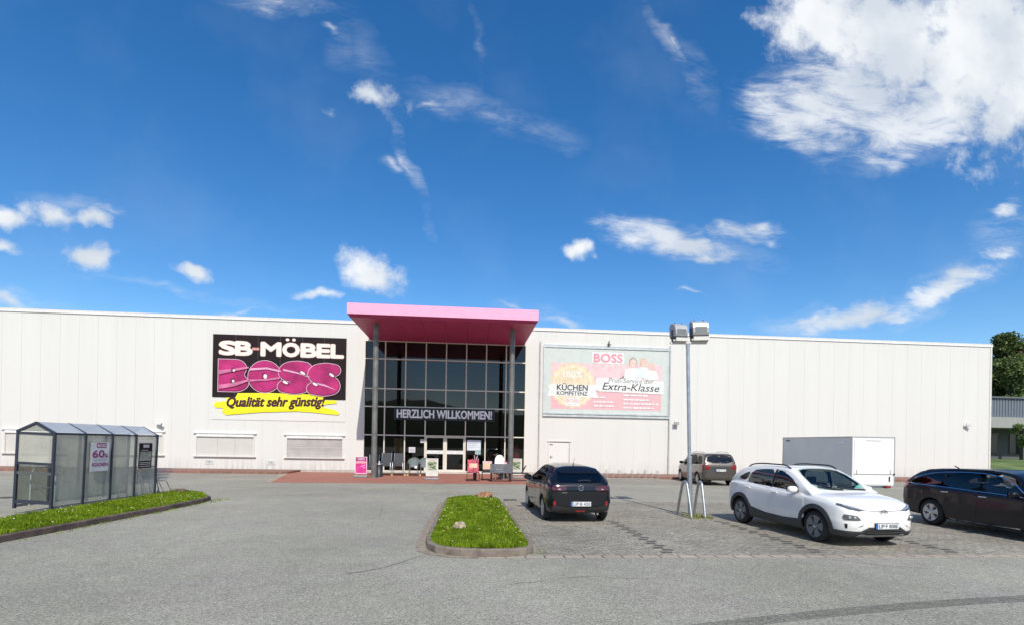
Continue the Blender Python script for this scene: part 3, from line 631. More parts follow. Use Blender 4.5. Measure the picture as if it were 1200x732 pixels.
# canopy
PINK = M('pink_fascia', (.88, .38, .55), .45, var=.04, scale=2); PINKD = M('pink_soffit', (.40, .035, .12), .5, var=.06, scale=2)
CX0, CX1, CY = -6.12, 3.56, -6.05
b = B()
b.box((CX0, CY, 8.30), (CX1, CY+.05, 8.84), PINK); b.box((CX0, CY+.05, 8.30), (CX0+.05, 0, 8.84), PINK); b.box((CX1-.05, CY+.05, 8.30), (CX1, 0, 8.84), PINK)
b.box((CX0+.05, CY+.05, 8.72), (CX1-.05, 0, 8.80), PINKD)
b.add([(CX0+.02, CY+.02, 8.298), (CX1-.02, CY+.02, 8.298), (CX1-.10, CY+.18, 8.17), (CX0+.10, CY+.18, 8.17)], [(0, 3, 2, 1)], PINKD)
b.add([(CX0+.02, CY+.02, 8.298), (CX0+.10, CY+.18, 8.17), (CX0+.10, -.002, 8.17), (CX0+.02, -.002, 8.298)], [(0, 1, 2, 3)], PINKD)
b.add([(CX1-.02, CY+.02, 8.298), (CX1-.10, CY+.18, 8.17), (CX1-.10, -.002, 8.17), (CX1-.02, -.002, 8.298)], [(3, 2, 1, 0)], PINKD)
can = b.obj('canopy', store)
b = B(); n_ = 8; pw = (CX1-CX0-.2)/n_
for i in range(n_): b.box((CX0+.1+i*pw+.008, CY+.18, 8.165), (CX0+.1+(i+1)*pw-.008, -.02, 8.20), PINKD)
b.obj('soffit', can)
for (px, py) in ((-4.91, 27.95), (2.36, 28.1)):
    b = B(); b.cyl((px, py-WY, .01), (px, py-WY, 8.165), .145, COLM, 20); 
    for k, z in enumerate((2.9, 5.6)): b.lathe([(.147, z), (.149, z+.01), (.147, z+.02)], COLM, Matrix.Translation((px, py-WY, 0)), 20)
    c_ = b.obj('column', store)
    b = B(); b.cyl((px, py-WY, .01), (px, py-WY, .05), .24, COLM, 20); b.obj('base_plate', c_)
# welcome banner
b = B(); b.box((-4.55, -.10, 3.30), (1.70, -.055, 4.06), M('banner_black', (.012, .012, .014), .4)); o = b.obj('welcome_banner'); o.location = (0, WY, 0)
tag(o, 'wide black banner with white capitals HERZLICH WILLKOMMEN across the entrance glazing', 'sign')
b = B(); text(b, 'HERZLICH WILLKOMMEN!', -4.36, 3.44, 5.86, .50, M('lettering_white', (.92, .92, .90), .7, spec=.1), -.104, bold=.048, space=1.0); b.obj('lettering', o)
# big shop sign
sg = thing('shop_sign', 'big black shop sign with cream and pink fat letters and yellow brush stroke', 'sign', (0, WY, 0))
SX0, SX1, SZ0, SZ1 = -15.33, -7.5, 4.45, 8.22
BLK = M('sign_black', (.02, .013, .014), .7, var=.1, scale=1, spec=.15); CREAM = M('sign_cream', (.80, .74, .66), .5, var=.04); SPK = M('sign_pink', (.42, .026, .145), .5, var=.35, scale=1.0, spec=.3)
SPK2 = M('sign_pink_light', (.56, .16, .30), .4, var=.25, scale=2.2); SPKD = M('sign_pink_dark', (.20, .012, .10), .4); OUT = M('sign_outline', (.78, .52, .58), .5); YEL = M('sign_yellow', (.86, .80, .02), .5, var=.04, scale=2)
b = B(); b.box((SX0, -.06, SZ0), (SX1, -.004, SZ1), BLK); b.obj('board', sg)
b = B(); b.box((SX0-.05, -.025, 3.1), (SX1, -.004, SZ0-.004), M('sign_white', (.68, .66, .62), .6, spec=.2, var=.01)); b.obj('lower_board', sg)
b = B()
for q in range(1, 6): b.box((SX0+q*1.305-.008, -.062, SZ0), (SX0+q*1.305+.008, -.0605, SZ1), M('board_joint', (.10, .08, .085), .5))
b.obj('panel_joint', sg)
# SB-MOEBEL letters
b = B()
def sletter(b, x, z, w, h, t, m, y):
    P = [(x+w-t*.55, z+h-t*.62), (x+w*.62, z+h-t*.42), (x+w*.35, z+h-t*.48), (x+t*.52, z+h*.70), (x+w*.32, z+h*.54), (x+w*.64, z+h*.46), (x+w-t*.52, z+h*.30), (x+w*.66, z+t*.5), (x+w*.38, z+t*.42), (x+t*.5, z+t*.62)]
    stroke(b, catmull(P, 5), t, m, y)
CR2 = M('sign_letter_edge', (.62, .40, .36), .5)
for yy, bo, m in ((-.0635, .085, CR2), (-.068, .055, CREAM)):
    tx = [('S', -14.97, .98), ('B', -14.03, .98), ('M', -12.55, 1.18), ('O', -11.28, 1.0), ('B', -10.2, .95), ('E', -9.25, .78), ('L', -8.42, .76)]
    for ch, x_, w_ in tx:
        k = .03 if m is CR2 else 0
        z_ = 7.0+(-15+15)*0
        text(b, ch, x_+.04, 7.03, w_-.08, .76, m, yy, bold=bo*1.35)
    for q in (-11.0, -10.62): flat(b, ell(q, 8.02, .095+(.02 if m is CR2 else 0), .075+(.02 if m is CR2 else 0), 16), m, yy)
b.box((-13.06, -.066, 7.33), (-12.65, -.062, 7.48), M('sign_dash', (.60, .28, .25), .5)); b.obj('small_lettering', sg)
# BOSS
def boss(b, x0, z0, W_, H_, y, layers):
    u = W_/4.0
    for q in range(4):
        for li, (grow, m, dx, dz) in enumerate(layers):
            yy = y-.016*q-.004*li; X, Z = x0+dx, z0+dz; g_ = grow
            if q == 0:
                w = u*1.02; h = H_*.96; Z0 = Z+H_*.02
                pts = [(X-g_, Z0-g_), (X-g_, Z0+h+g_)]+[(X+w*.52+(w*.34+g_)*math.cos(a), Z0+h*.745+(h*.255+g_)*math.sin(a)) for a in np.linspace(PI/2, -.65, 12)]+[(X+w*.52+(w*.42+g_)*math.cos(a), Z0+h*.27+(h*.27+g_)*math.sin(a)) for a in np.linspace(.75, -PI/2, 13)]
                flat(b, pts, m, yy)
            elif q == 1: flat(b, ell(X+u*1.52, Z+H_*.49, u*.53+g_, H_*.48+g_, 44), m, yy)
            else:
                sx_ = X+u*(1.98 if q == 2 else 2.97); t = H_*.315+2*g_; w_ = u*1.06; zz = Z-H_*(.01 if q == 2 else .05)
                P = [(sx_+w_*.86, zz+H_*.80), (sx_+w_*.58, zz+H_*.835), (sx_+w_*.28, zz+H_*.775), (sx_+w_*.20, zz+H_*.62), (sx_+w_*.48, zz+H_*.51), (sx_+w_*.80, zz+H_*.40), (sx_+w_*.82, zz+H_*.23), (sx_+w_*.52, zz+H_*.155), (sx_+w_*.16, zz+H_*.20)]
                for i_, q_ in enumerate(catmull([(a_, c_, 0) for a_, c_ in P], 8)): flat(b, ell(q_[0], q_[1], t/2, t/2, 30), m, yy-.00004*i_)
b = B(); bx, bz, bw2, bh = -14.95, 4.80, 7.0, 1.92
boss(b, bx, bz, bw2, bh, -.066, [(.075, OUT, 0, 0), (.045, SPKD, 0, 0), (.0, SPK, -.02, .02)])
yf = -.135; u = bw2/4
HI = M('sign_gloss', (.68, .34, .50), .4, var=.1, scale=3)
flat(b, [(bx+.02, bz+1.0), (bx+.9, bz+1.22), (bx+1.75, bz+1.42), (bx+1.72, bz+1.52), (bx+.8, bz+1.36), (bx+.02, bz+1.25)], SPK2, yf)
flat(b, [(bx+.02, bz+.12), (bx+.9, bz+.30), (bx+1.7, bz+.62), (bx+1.75, bz+.76), (bx+.8, bz+.5), (bx+.02, bz+.38)], SPK2, yf)
flat(b, [(bx+1.78, bz+1.28), (bx+2.8, bz+1.38), (bx+3.6, bz+1.22), (bx+3.6, bz+1.34), (bx+2.8, bz+1.50), (bx+1.8, bz+1.42)], HI, yf)
flat(b, [(bx+1.80, bz+.62), (bx+2.8, bz+.70), (bx+3.55, bz+.82), (bx+3.58, bz+.95), (bx+2.8, bz+.80), (bx+1.78, bz+.74)], SPK2, yf)
flat(b, [(bx+3.75, bz+1.32), (bx+4.6, bz+1.16), (bx+5.3, bz+.95), (bx+5.3, bz+1.02), (bx+4.6, bz+1.26), (bx+3.75, bz+1.44)], HI, yf)
flat(b, [(bx+5.4, bz+.62), (bx+6.2, bz+.45), (bx+6.95, bz+.22), (bx+6.2, bz+.56), (bx+5.4, bz+.72)], HI, yf)
for hx, hz, rx, rz in ((.83, 1.30, .14, .16), (.80, .66, .15, .17)):
    flat(b, ell(bx+hx, bz+hz, rx, rz, 4, PI/4, 2*PI+PI/4), SPKD, yf-.001); flat(b, ell(bx+hx+.05, bz+hz-.04, rx*.6, rz*.6, 4, PI/4, 2*PI+PI/4), CREAM, yf-.002)
flat(b, ell(bx+1.52*u, bz+1.0, .17, .20, 20), SPKD, yf-.001); flat(b, ell(bx+1.52*u+.05, bz+.95, .11, .14, 20), CREAM, yf-.002)
for (cx, cz, ln, an) in ((3.88, .62, .20, -25), (4.90, 1.22, .20, -30), (5.64, .56, .20, -30), (6.62, 1.14, .20, -35)):
    c_, s_ = math.cos(R(an)), math.sin(R(an))
    for k_, m in ((1.25, SPKD), (.85, CREAM)):
        flat(b, [(bx+cx+(p*c_-q*s_)*k_, bz+cz+(p*s_+q*c_)*k_) for p, q in ell(0, 0, ln, .085, 20)], m, yf-.001-(.001 if m is CREAM else 0))
b.obj('large_lettering', sg)
b = B(); yy = -.066
rag = lambda P: [(x+random.uniform(-.03, .03), z+random.uniform(-.02, .02)) for x, z in P]
flat(b, rag([(-13.95, 4.45), (-13.85, 4.72), (-12, 4.78), (-10.2, 4.76), (-8.72, 4.70), (-8.73, 4.42), (-8.0, 4.40), (-8.05, 4.25), (-8.9, 4.10), (-8.9, 4.0), (-8.1, 3.80), (-7.85, 3.62), (-8.0, 3.52), (-9.5, 3.66), (-11.5, 3.72), (-13.2, 3.60), (-14.5, 3.38), (-14.75, 3.62), (-14.65, 3.78), (-15.15, 3.80), (-15.25, 3.98), (-15.1, 4.14), (-14.5, 4.20), (-14.5, 4.42)]), YEL, yy)
stroke(b, [(-14.3, 3.45), (-12.5, 3.66), (-10, 3.78), (-8.3, 3.66)], [.1, .16, .14, .05], M('sign_yellow_deep', (.80, .70, .0), .5), yy-.002, cap=False)
b.obj('yellow_brush_stroke', sg)
b = B(); MAR = M('sign_maroon', (.06, .012, .015), .5)
text(b, 'Qualität sehr günstig!', -14.45, 3.70, 5.75, .74, MAR, yy-.006, bold=.05, shear=.32, rot=.03, space=1.0); b.obj('tagline', sg)

# billboard
bbx0, bbx1, bz0, bz1 = 4.85, 12.85, 3.98, 8.10
bb = thing('billboard', 'sun faded pink and grey kitchen advertising billboard in an aluminium frame', 'billboard', (0, WY, 0))
b = B(); b.box((bbx0, -.07, bz0), (bbx1, -.005, bz1), M('bb_grey', (.56, .60, .56), .6, var=.04)); b.obj('poster_sheet', bb)
b = B(); FR = M('bb_frame', (.62, .64, .62), .35, .3)
b.box((bbx0-.12, -.12, bz1), (bbx1+.15, -.004, bz1+.12), FR); b.box((bbx0-.10, -.10, bz1+.135), (bbx1+.12, -.004, bz1+.19), FR)
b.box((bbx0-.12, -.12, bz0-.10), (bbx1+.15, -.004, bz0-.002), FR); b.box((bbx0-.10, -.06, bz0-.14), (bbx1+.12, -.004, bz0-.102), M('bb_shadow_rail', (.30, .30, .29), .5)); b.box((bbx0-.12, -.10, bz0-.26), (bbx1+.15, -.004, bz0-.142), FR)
b.box((bbx0-.12, -.09, bz0-.002), (bbx0-.002, -.004, bz1), FR); b.box((bbx1+.002, -.09, bz0-.002), (bbx1+.10, -.004, bz1), FR)
b.box((8.9, -.2, bz1+.19), (8.95, -.1, bz1+.5), DARKG); b.box((8.82, -.25, bz1+.25), (9.05, -.1, bz1+.29), DARKG); b.obj('frame', bb)
BP = M('bb_pink', (.74, .42, .44), .6, var=.04); BPL = M('bb_pink_pale', (.76, .52, .53), .6); BW = M('bb_white', (.74, .75, .72), .6); BGD = M('bb_gold', (.72, .60, .42), .6); BGL = M('bb_gold_pale', (.78, .68, .50), .6); INK = M('bb_ink', (.04, .035, .035), .6); SKIN = M('bb_skin', (.75, .50, .43), .6); HAIR = M('bb_hair', (.42, .36, .33), .6); HAIR2 = M('bb_hair_fair', (.62, .50, .36), .6)
b = B(); y = -.072
def rect(b, x0, z0, x1, z1, m, y): flat(b, [(x0, z0), (x1, z0), (x1, z1), (x0, z1)], m, y)
rect(b, 5.25, 4.22, 12.45, 5.55, BP, y); rect(b, 5.25, 5.55, 12.45, 7.15, BPL, y)
b.obj('pink_panel', bb)
b = B(); cx, cz = 6.62, 5.72
flat(b, [(cx+(1.42+.05*math.cos(20*a))*math.cos(a), cz+(1.42+.05*math.cos(20*a))*math.sin(a)) for a in np.linspace(0, 2*PI, 161)[:-1]], BGD, y-.002)
flat(b, ell(cx, cz, 1.27, 1.27, 48), BGL, y-.003); flat(b, ell(cx, cz, 1.18, 1.18, 48), BGD, y-.004)
flat(b, [(5.0, 5.02), (5.15, 5.42), (5.0, 5.72), (5.3, 5.78), (8.2, 5.78), (8.15, 5.35), (8.3, 4.98), (5.9, 5.02)], BW, y-.006)
text(b, '100%', cx-.62, 6.22, 1.24, .40, BW, y-.006, bold=.03)
text(b, 'KÜCHEN', cx-1.0, 5.40, 1.98, .44, INK, y-.008, bold=.03); text(b, 'KOMPETENZ', cx-1.0, 5.09, 1.98, .25, INK, y-.008, bold=.03)
rect(b, cx-.42, 4.42, cx+.45, 4.92, BW, y-.006); text(b, 'BOSS', cx-.38, 4.64, .78, .22, BP, y-.008, bold=.05); rect(b, cx-.3, 4.50, cx+.3, 4.54, BPL, y-.008)
b.obj('badge', bb)
b = B(); rect(b, 7.85, 7.18, 9.95, 7.88, BW, y-.002); text(b, 'BOSS', 7.98, 7.26, 1.85, .52, M('bb_logo_pink', (.74, .30, .36), .6), y-.004, bold=.06); b.obj('logo', bb)
b = B(); flat(b, [(8.1, 5.5), (8.15, 6.25), (12.6, 6.12), (12.6, 5.28), (8.35, 5.38)], BW, y-.004)
text(b, 'Profi-Service der', 8.95, 5.98, 2.95, .30, M('bb_ink_soft', (.2, .18, .18), .6), y-.006, shear=.2, rot=-.015); text(b, 'Extra-Klasse', 8.55, 5.50, 3.75, .46, INK, y-.006, bold=.008, shear=.25, rot=-.02)
for q, (xx, zz, w_) in enumerate(((8.0, 4.95, .8), (8.0, 4.66, 1.25), (8.0, 4.40, 1.35), (9.95, 5.12, 1.6), (9.95, 4.84, 1.7), (9.95, 4.58, 2.3), (9.95, 4.32, 2.0))):
    xp = xx
    while xp < xx+w_:
        lw = random.uniform(.12, .4); rect(b, xp, zz, min(xp+lw, xx+w_), zz+.10, BW, y-.004); xp += lw+.06
b.obj('slogan', bb)
b = B()   # faded group of smiling people on the poster
PPY = [0]
def pperson(x, z, r, body, hair, lean=0):
    PPY[0] += 1; y = -.072-.005*PPY[0]
    flat(b, [(x-r*2.0, z-r*3.6), (x-r*1.7, z-r*1.4), (x-r*.4, z-r*.95), (x+r*.4, z-r*.95), (x+r*1.7, z-r*1.4), (x+r*2.0, z-r*3.6)], body, y-.003)
    flat(b, ell(x, z+r*.12, r*.93, r*1.15, 20), hair, y-.004); flat(b, ell(x+lean, z-r*.08, r*.72, r*.95, 20), SKIN, y-.005)
    stroke(b, [(x-r*.3+lean, z-r*.4), (x+lean, z-r*.5), (x+r*.3+lean, z-r*.4)], r*.12, BW, y-.006)
pperson(10.55, 7.25, .30, BW, HAIR); pperson(11.25, 7.28, .27, M('bb_shirt', (.66, .72, .72), .6), HAIR2); pperson(11.75, 7.05, .24, BW, SKIN)
flat(b, [(9.7, 6.25), (9.9, 6.4), (10.3, 6.75), (10.25, 6.25)], M('bb_dark', (.25, .25, .25), .6), y-.006)
b.obj('poster_people', bb)
for o in bb.children:
    if o.name.startswith('slogan'): o.location.y = -.018

# small wall fittings
for i, (x_, z_) in enumerate(((-15.45, .55), (-11.85, .55))):
    b = B(); b.box((-.27, -.03, -.13), (.27, -.003, .13), M('plate_white', (.66, .66, .64), .4)); b.box((-.2, -.034, -.08), (.2, -.031, .08), M('plate_grey', (.48, .49, .49), .4)); text(b, '4' if i == 0 else '3', -.05, -.06, .1, .12, M('plate_ink', (.2, .2, .2), .5), -.037)
    o = b.obj('wall_plate'); o.location = (x_, WY, z_); tag(o, ['small white number plate on the wall under the plain white shutter window', 'small white number plate on the wall under the left edge of the grey shutter window'][i], 'plate')
for i, (x_, z_, lab) in enumerate(((-18.25, 2.75, 'small white security camera on the wall above the cart shelter'), (13.45, 3.4, 'small grey floodlight on the wall right of the billboard pipe'), (34.0, 3.7, 'small white security camera near the right corner of the hall'))):
    t_ = thing('security_camera' if i != 1 else 'wall_floodlight', lab, 'camera' if i != 1 else 'light', (x_, WY, z_))
    b = B(); b.box((-.05, -.04, -.22), (.05, -.003, 0), M('plate_grey2', (.55, .55, .54), .5)); b.cyl((0, -.04, -.05), (.0, -.22, -.02), .022, FRAMEW, 8); b.obj('bracket', t_)
    b = B()
    if i == 1: b.box((-.16, -.30, -.06), (.16, -.16, .16), M('plate_grey2', (.55, .55, .54), .5), bev=.02); b.box((-.13, -.305, -.03), (.13, -.301, .12), M('lens_grey', (.35, .36, .37), .15))
    else:
        T = Matrix.Translation((0, -.24, .03)) @ Matrix.Rotation(R(-15), 4, 'Z') @ Matrix.Rotation(R(12), 4, 'Y')
        b.box((-.2, -.06, -.05), (.2, .06, .05), WHITE, T, bev=.015); b.box((-.23, -.07, .051), (.22, .07, .062), WHITE, T); b.cyl(T @ Vector((.2, 0, 0)), T @ Vector((.215, 0, 0)), .035, BLACK, 12)
    b.obj('housing', t_)
# papers on the glass
for (xa, xb, za, zb_, m, lab, cat) in ((-3.62, -3.22, 1.28, 1.62, M('paper', (.62, .60, .62), .6), 'small pale notice on the glass above the wicker chairs', 'notice'), (-2.92, -2.70, 1.9, 2.12, M('paper', (.62, .60, .62), .6), 'small white sticker notice left of the entrance doors', 'notice'),
    (-.02, .85, 1.47, 2.12, M('paper_blue', (.62, .68, .72), .6), 'large pale blue notice on the glass right of the entrance doors', 'notice'), (.50, .85, 1.22, 1.44, M('paper_green', (.30, .50, .46), .6), 'small green notice under the large pale blue notice', 'notice')):
    b = B(); b.box((xa, -.03, za), (xb, -.022, zb_), m)
    for k in range(3):
        zz = zb_-(zb_-za)*(.3+.2*k); b.box((xa+(xb-xa)*.15, -.0335, zz-.01), (xb-(xb-xa)*.15, -.0305, zz+.012), M('paper_print', (.4, .36, .5), .6))
    o = b.obj('notice'); o.location = (0, WY+.04, 0); tag(o, lab, cat)

# ------------------------------------------------------------------ far building, lawn, trees, hills
CLAD = M('grey_cladding', (.17, .19, .225), .5, .2, var=.06); CONC = M('concrete_band', (.30, .30, .29), .8, var=.12)
fb = thing('grey_building', 'low grey commercial building with corrugated upper storey and dark recessed ground floor', 'building', (50, 60, 0))
b = B(); b.box((0, 0, 6.35), (60, 30, 8.75), CLAD)
for k in range(150): b.box((k*.4, -.06, 6.37), (k*.4+.2, -.002, 8.7), CLAD)
b.obj('upper_cladding', fb)
b = B(); b.box((-.3, -.3, 8.75), (60.3, 30.3, 8.95), M('roof_edge', (.12, .13, .15), .5)); b.obj('roof', fb)
b = B(); b.box((-.2, -.5, 5.0), (60.2, 30, 6.34), CONC); b.obj('concrete_band', fb)
b = B(); b.box((0, 3, .9), (60, 30, 4.998), M('recess_wall', (.10, .105, .11), .7))
for k in range(12): b.box((k*5.2, .2, .9), (k*5.2+.45, .65, 4.998), M('recess_column', (.08, .08, .09), .6))
b.obj('ground_floor', fb)
for k in range(11):
    b = B(); b.box((k*5.2+1.2, 2.9, 1.7), (k*5.2+4.6, 2.998, 4.3), M('dark_pane', (.03, .035, .04), .08)); w_ = b.obj('window', fb)
    b = B(); b.box((k*5.2+1.1, 2.85, 4.3), (k*5.2+4.7, 2.99, 4.4), CONC); b.box((k*5.2+2.85, 2.86, 1.7), (k*5.2+2.93, 2.899, 4.3), CONC); b.obj('window_frame', w_)
LAWN = M('lawn', (.12, .17, .045), .9, var=.35, scale=.6, bump=.5, bscale=9)
b = B(); b.add([(38, 40, .006), (140, 40, .006), (140, 50, .9), (38, 50, .9), (140, 120, 1.4), (38, 120, 1.4)], [(0, 1, 2, 3), (3, 2, 4, 5)], LAWN); struct('lawn_bank', b)
HILL = M('far_hill', (.05, .075, .03), .95, var=.4, scale=.03)
bm_ = B(); vs = []; fs = []; nseg = 90
for i in range(nseg+1):
    a = PI+PI*i/nseg
    for j, (rr, hh_) in enumerate(((120, 0), (150, .75), (190, 1), (260, .9))):
        h_ = hh_*(17+9*noise.noise(Vector((i*.11, j*.4, 2)))+3*noise.noise(Vector((i*.6, j, 5))))
        vs.append((rr*math.cos(a), rr*math.sin(a), max(h_, -.1) if j else -.1))
for i in range(nseg):
    for j in range(3): fs.append((i*4+j, (i+1)*4+j, (i+1)*4+j+1, i*4+j+1))
bm_.add(vs, fs, HILL, True); struct('hills', bm_)

def leaf_mat(name, lo, hi):
    m = bpy.data.materials.new(name); m.use_nodes = True; t, n, l, b = nodes_of(m)
    g_ = n.new('ShaderNodeNewGeometry'); nz = n.new('ShaderNodeTexNoise'); nz.inputs['Scale'].default_value = .45; nz.inputs['Detail'].default_value = 3; l(g_.outputs['Position'], nz.inputs['Vector'])
    cr = n.new('ShaderNodeValToRGB'); l(nz.outputs[0], cr.inputs[0]); cr.color_ramp.elements[0].position = .35; cr.color_ramp.elements[0].color = (*lo, 1); cr.color_ramp.elements[1].position = .65; cr.color_ramp.elements[1].color = (*hi, 1)
    wn_ = n.new('ShaderNodeTexWhiteNoise'); wn_.noise_dimensions = '1D'; l(g_.outputs['Random Per Island'], wn_.inputs['W'])
    mr = n.new('ShaderNodeMapRange'); l(wn_.outputs[0], mr.inputs[0]); mr.inputs[3].default_value = .6; mr.inputs[4].default_value = 1.4
    sc = n.new('ShaderNodeVectorMath'); sc.operation = 'SCALE'; l(cr.outputs[0], sc.inputs[0]); l(mr.outputs[0], sc.inputs['Scale']); l(sc.outputs[0], b.inputs['Base Color']); b.inputs['Roughness'].default_value = .6
    tl = n.new('ShaderNodeBsdfTranslucent'); l(sc.outputs[0], tl.inputs[0]); ms = n.new('ShaderNodeMixShader'); ms.inputs[0].default_value = .25
    l(b.outputs[0], ms.inputs[1]); l(tl.outputs[0], ms.inputs[2]); l(ms.outputs[0], n['Material Output'].inputs[0]); return m
LEAF = [leaf_mat('leaves_dark', (.045, .075, .018), (.10, .15, .035)), leaf_mat('leaves_mid', (.06, .10, .025), (.16, .22, .055)), leaf_mat('leaves_fresh', (.07, .12, .03), (.17, .24, .06))]
BARK = M('bark', (.09, .07, .05), .9, var=.4, scale=5)
def tree(loc, h, r, nclump, nleaf, ls, mat, label, group=None, seed=1, trunk=.35, name='broadleaf_tree'):
    rg = np.random.default_rng(seed); rd = random.Random(seed)
    t_ = thing(name, label, 'tree', loc, 0, group)
    b = B(); b.tube([(0, 0, -.3), (.05*r, .02, h*.3), (-.03*r, .04*r, h*.6), (0, 0, h*.85)], h*.018, BARK, 8)
    C = []
    for i in range(nclump):
        zz = rd.uniform(trunk, .97); rad = r*(1-((zz-.55)/.55)**2)**.5 if abs(zz-.55) < .55 else .1*r
        a = rd.uniform(0, 2*PI); q = rad*rd.uniform(.35, .95); c = Vector((q*math.cos(a), q*math.sin(a), h*zz)); C.append((c, r*rd.uniform(.22, .40)))
        if i % 3 == 0:
            s_ = Vector((0, 0, h*max(.25, zz-.22))); b.tube([s_, s_.lerp(c, .5)+Vector((0, 0, .04*h)), c], h*.006, BARK, 5)
    b.obj('trunk', t_)
    per = nleaf//nclump; P = []
    for c, cr_ in C:
        d = rg.normal(size=(per, 3)); d /= np.linalg.norm(d, axis=1)[:, None]; rr = cr_*rg.uniform(.35, 1.12, per)[:, None]; P.append(np.array(c)+d*rr*np.array([1, 1, .75]))
    P = np.concatenate(P); n = len(P); a = rg.normal(size=(n, 3)); a /= np.linalg.norm(a, axis=1)[:, None]; c2 = rg.normal(size=(n, 3)); bvec = np.cross(a, c2); bvec /= np.linalg.norm(bvec, axis=1)[:, None]
    s = ls*rg.uniform(.5, 1.3, n)[:, None]; V = np.stack([P-a*s, P+bvec*s*.55, P+a*s, P-bvec*s*.55], 1)
    me = bpy.data.meshes.new('crown'); me.vertices.add(n*4); me.vertices.foreach_set('co', V.ravel()); me.loops.add(n*4); me.loops.foreach_set('vertex_index', np.arange(n*4)); me.polygons.add(n)
    me.polygons.foreach_set('loop_start', np.arange(n)*4); me.polygons.foreach_set('loop_total', np.full(n, 4)); me.update(calc_edges=True); me.materials.append(mat); addmesh('crown', me, t_)
    return t_
tree((92, 79, 1), 21.0, 4.8, 45, 30000, .28, LEAF[1], 'tall tree rising highest at the right picture edge behind the grey building', seed=3)
tree((86.8, 76, 1), 15.8, 4.6, 40, 26000, .26, LEAF[1], 'mid green tree next to the hall corner behind the grey building', seed=4)
tree((91.5, 84, 1), 17.0, 5.0, 40, 26000, .28, LEAF[0], 'dark green tree between the corner tree and the tallest tree', seed=5)
tree((86, 85, 1), 15.0, 5.2, 40, 22000, .28, LEAF[0], 'dark tree mostly hidden behind the right corner of the hall', seed=6)
tree((100, 85, 1), 18.0, 6, 40, 20000, .30, LEAF[1], 'green tree cut off by the right picture edge behind the grey building', seed=8)
tree((58.9, 49.5, .8), 4.2, 1.5, 14, 5000, .10, LEAF[2], 'young light green tree in front of the grey building at the right picture edge', seed=11, name='young_tree')
# ------------------------------------------------------------------ cars
def paint(name, col, met=0, rough=.25, var=.0):
    m = M(name, col, rough, met, var=.03, coat=.7 if max(col) < .1 else 1, scale=2, spec=.3); return m
CGLASS = glass_mat('car_glass', (.30, .33, .33), .07); CINT = M('car_interior', (.035, .035, .038), .8); CSEAT = M('car_seat', (.10, .10, .105), .85, var=.15, scale=9)
CGLASSB = glass_mat('windscreen_glass', (.62, .72, .70), .08)
CHROME = M('chrome', (.75, .76, .78), .12, 1, var=.02)
TAIL = M('tail_red', (.25, .008, .012), .15, var=.15, coat=1); TAILD = M('tail_dark_red', (.07, .004, .010), .15, var=.2, coat=1); LAMPC = M('lamp_clear', (.55, .57, .60), .1, .4, var=.2, coat=1)
PLATE = M('plate', (.72, .73, .74), .45, var=.03); EU = M('plate_blue', (.03, .15, .42), .45); INKP = M('plate_letters', (.04, .04, .05), .5)
CLADP = M('cladding_plastic', (.052, .055, .058), .6, var=.1, scale=6); GAP = M('panel_gap', (.01, .01, .01), .8)
def pchip(P, x):
    xs = [p[0] for p in P]; ys = [p[1] for p in P]
    if x <= xs[0]: return ys[0]
    if x >= xs[-1]: return ys[-1]
    n = len(xs); i = max(j for j in range(n-1) if xs[j] <= x)
    def dl(j): return (ys[j+1]-ys[j])/(xs[j+1]-xs[j])
    def sl_(j):
        if j == 0: return dl(0)
        if j == n-1: return dl(n-2)
        a, b_ = dl(j-1), dl(j); return 0 if a*b_ <= 0 else 2*a*b_/(a+b_)
    h = xs[i+1]-xs[i]; t = (x-xs[i])/h; m0, m1 = sl_(i)*h, sl_(i+1)*h
    return (2*t**3-3*t*t+1)*ys[i]+(t**3-2*t*t+t)*m0+(-2*t**3+3*t*t)*ys[i+1]+(t**3-t*t)*m1
def chaikin(P, k=2):
    for _ in range(k):
        o = []
        for i in range(len(P)):
            a, b_ = P[i], P[(i+1) % len(P)]; o += [(a[0]*.75+b_[0]*.25, a[1]*.75+b_[1]*.25), (a[0]*.25+b_[0]*.75, a[1]*.25+b_[1]*.75)]
        P = o
    return P
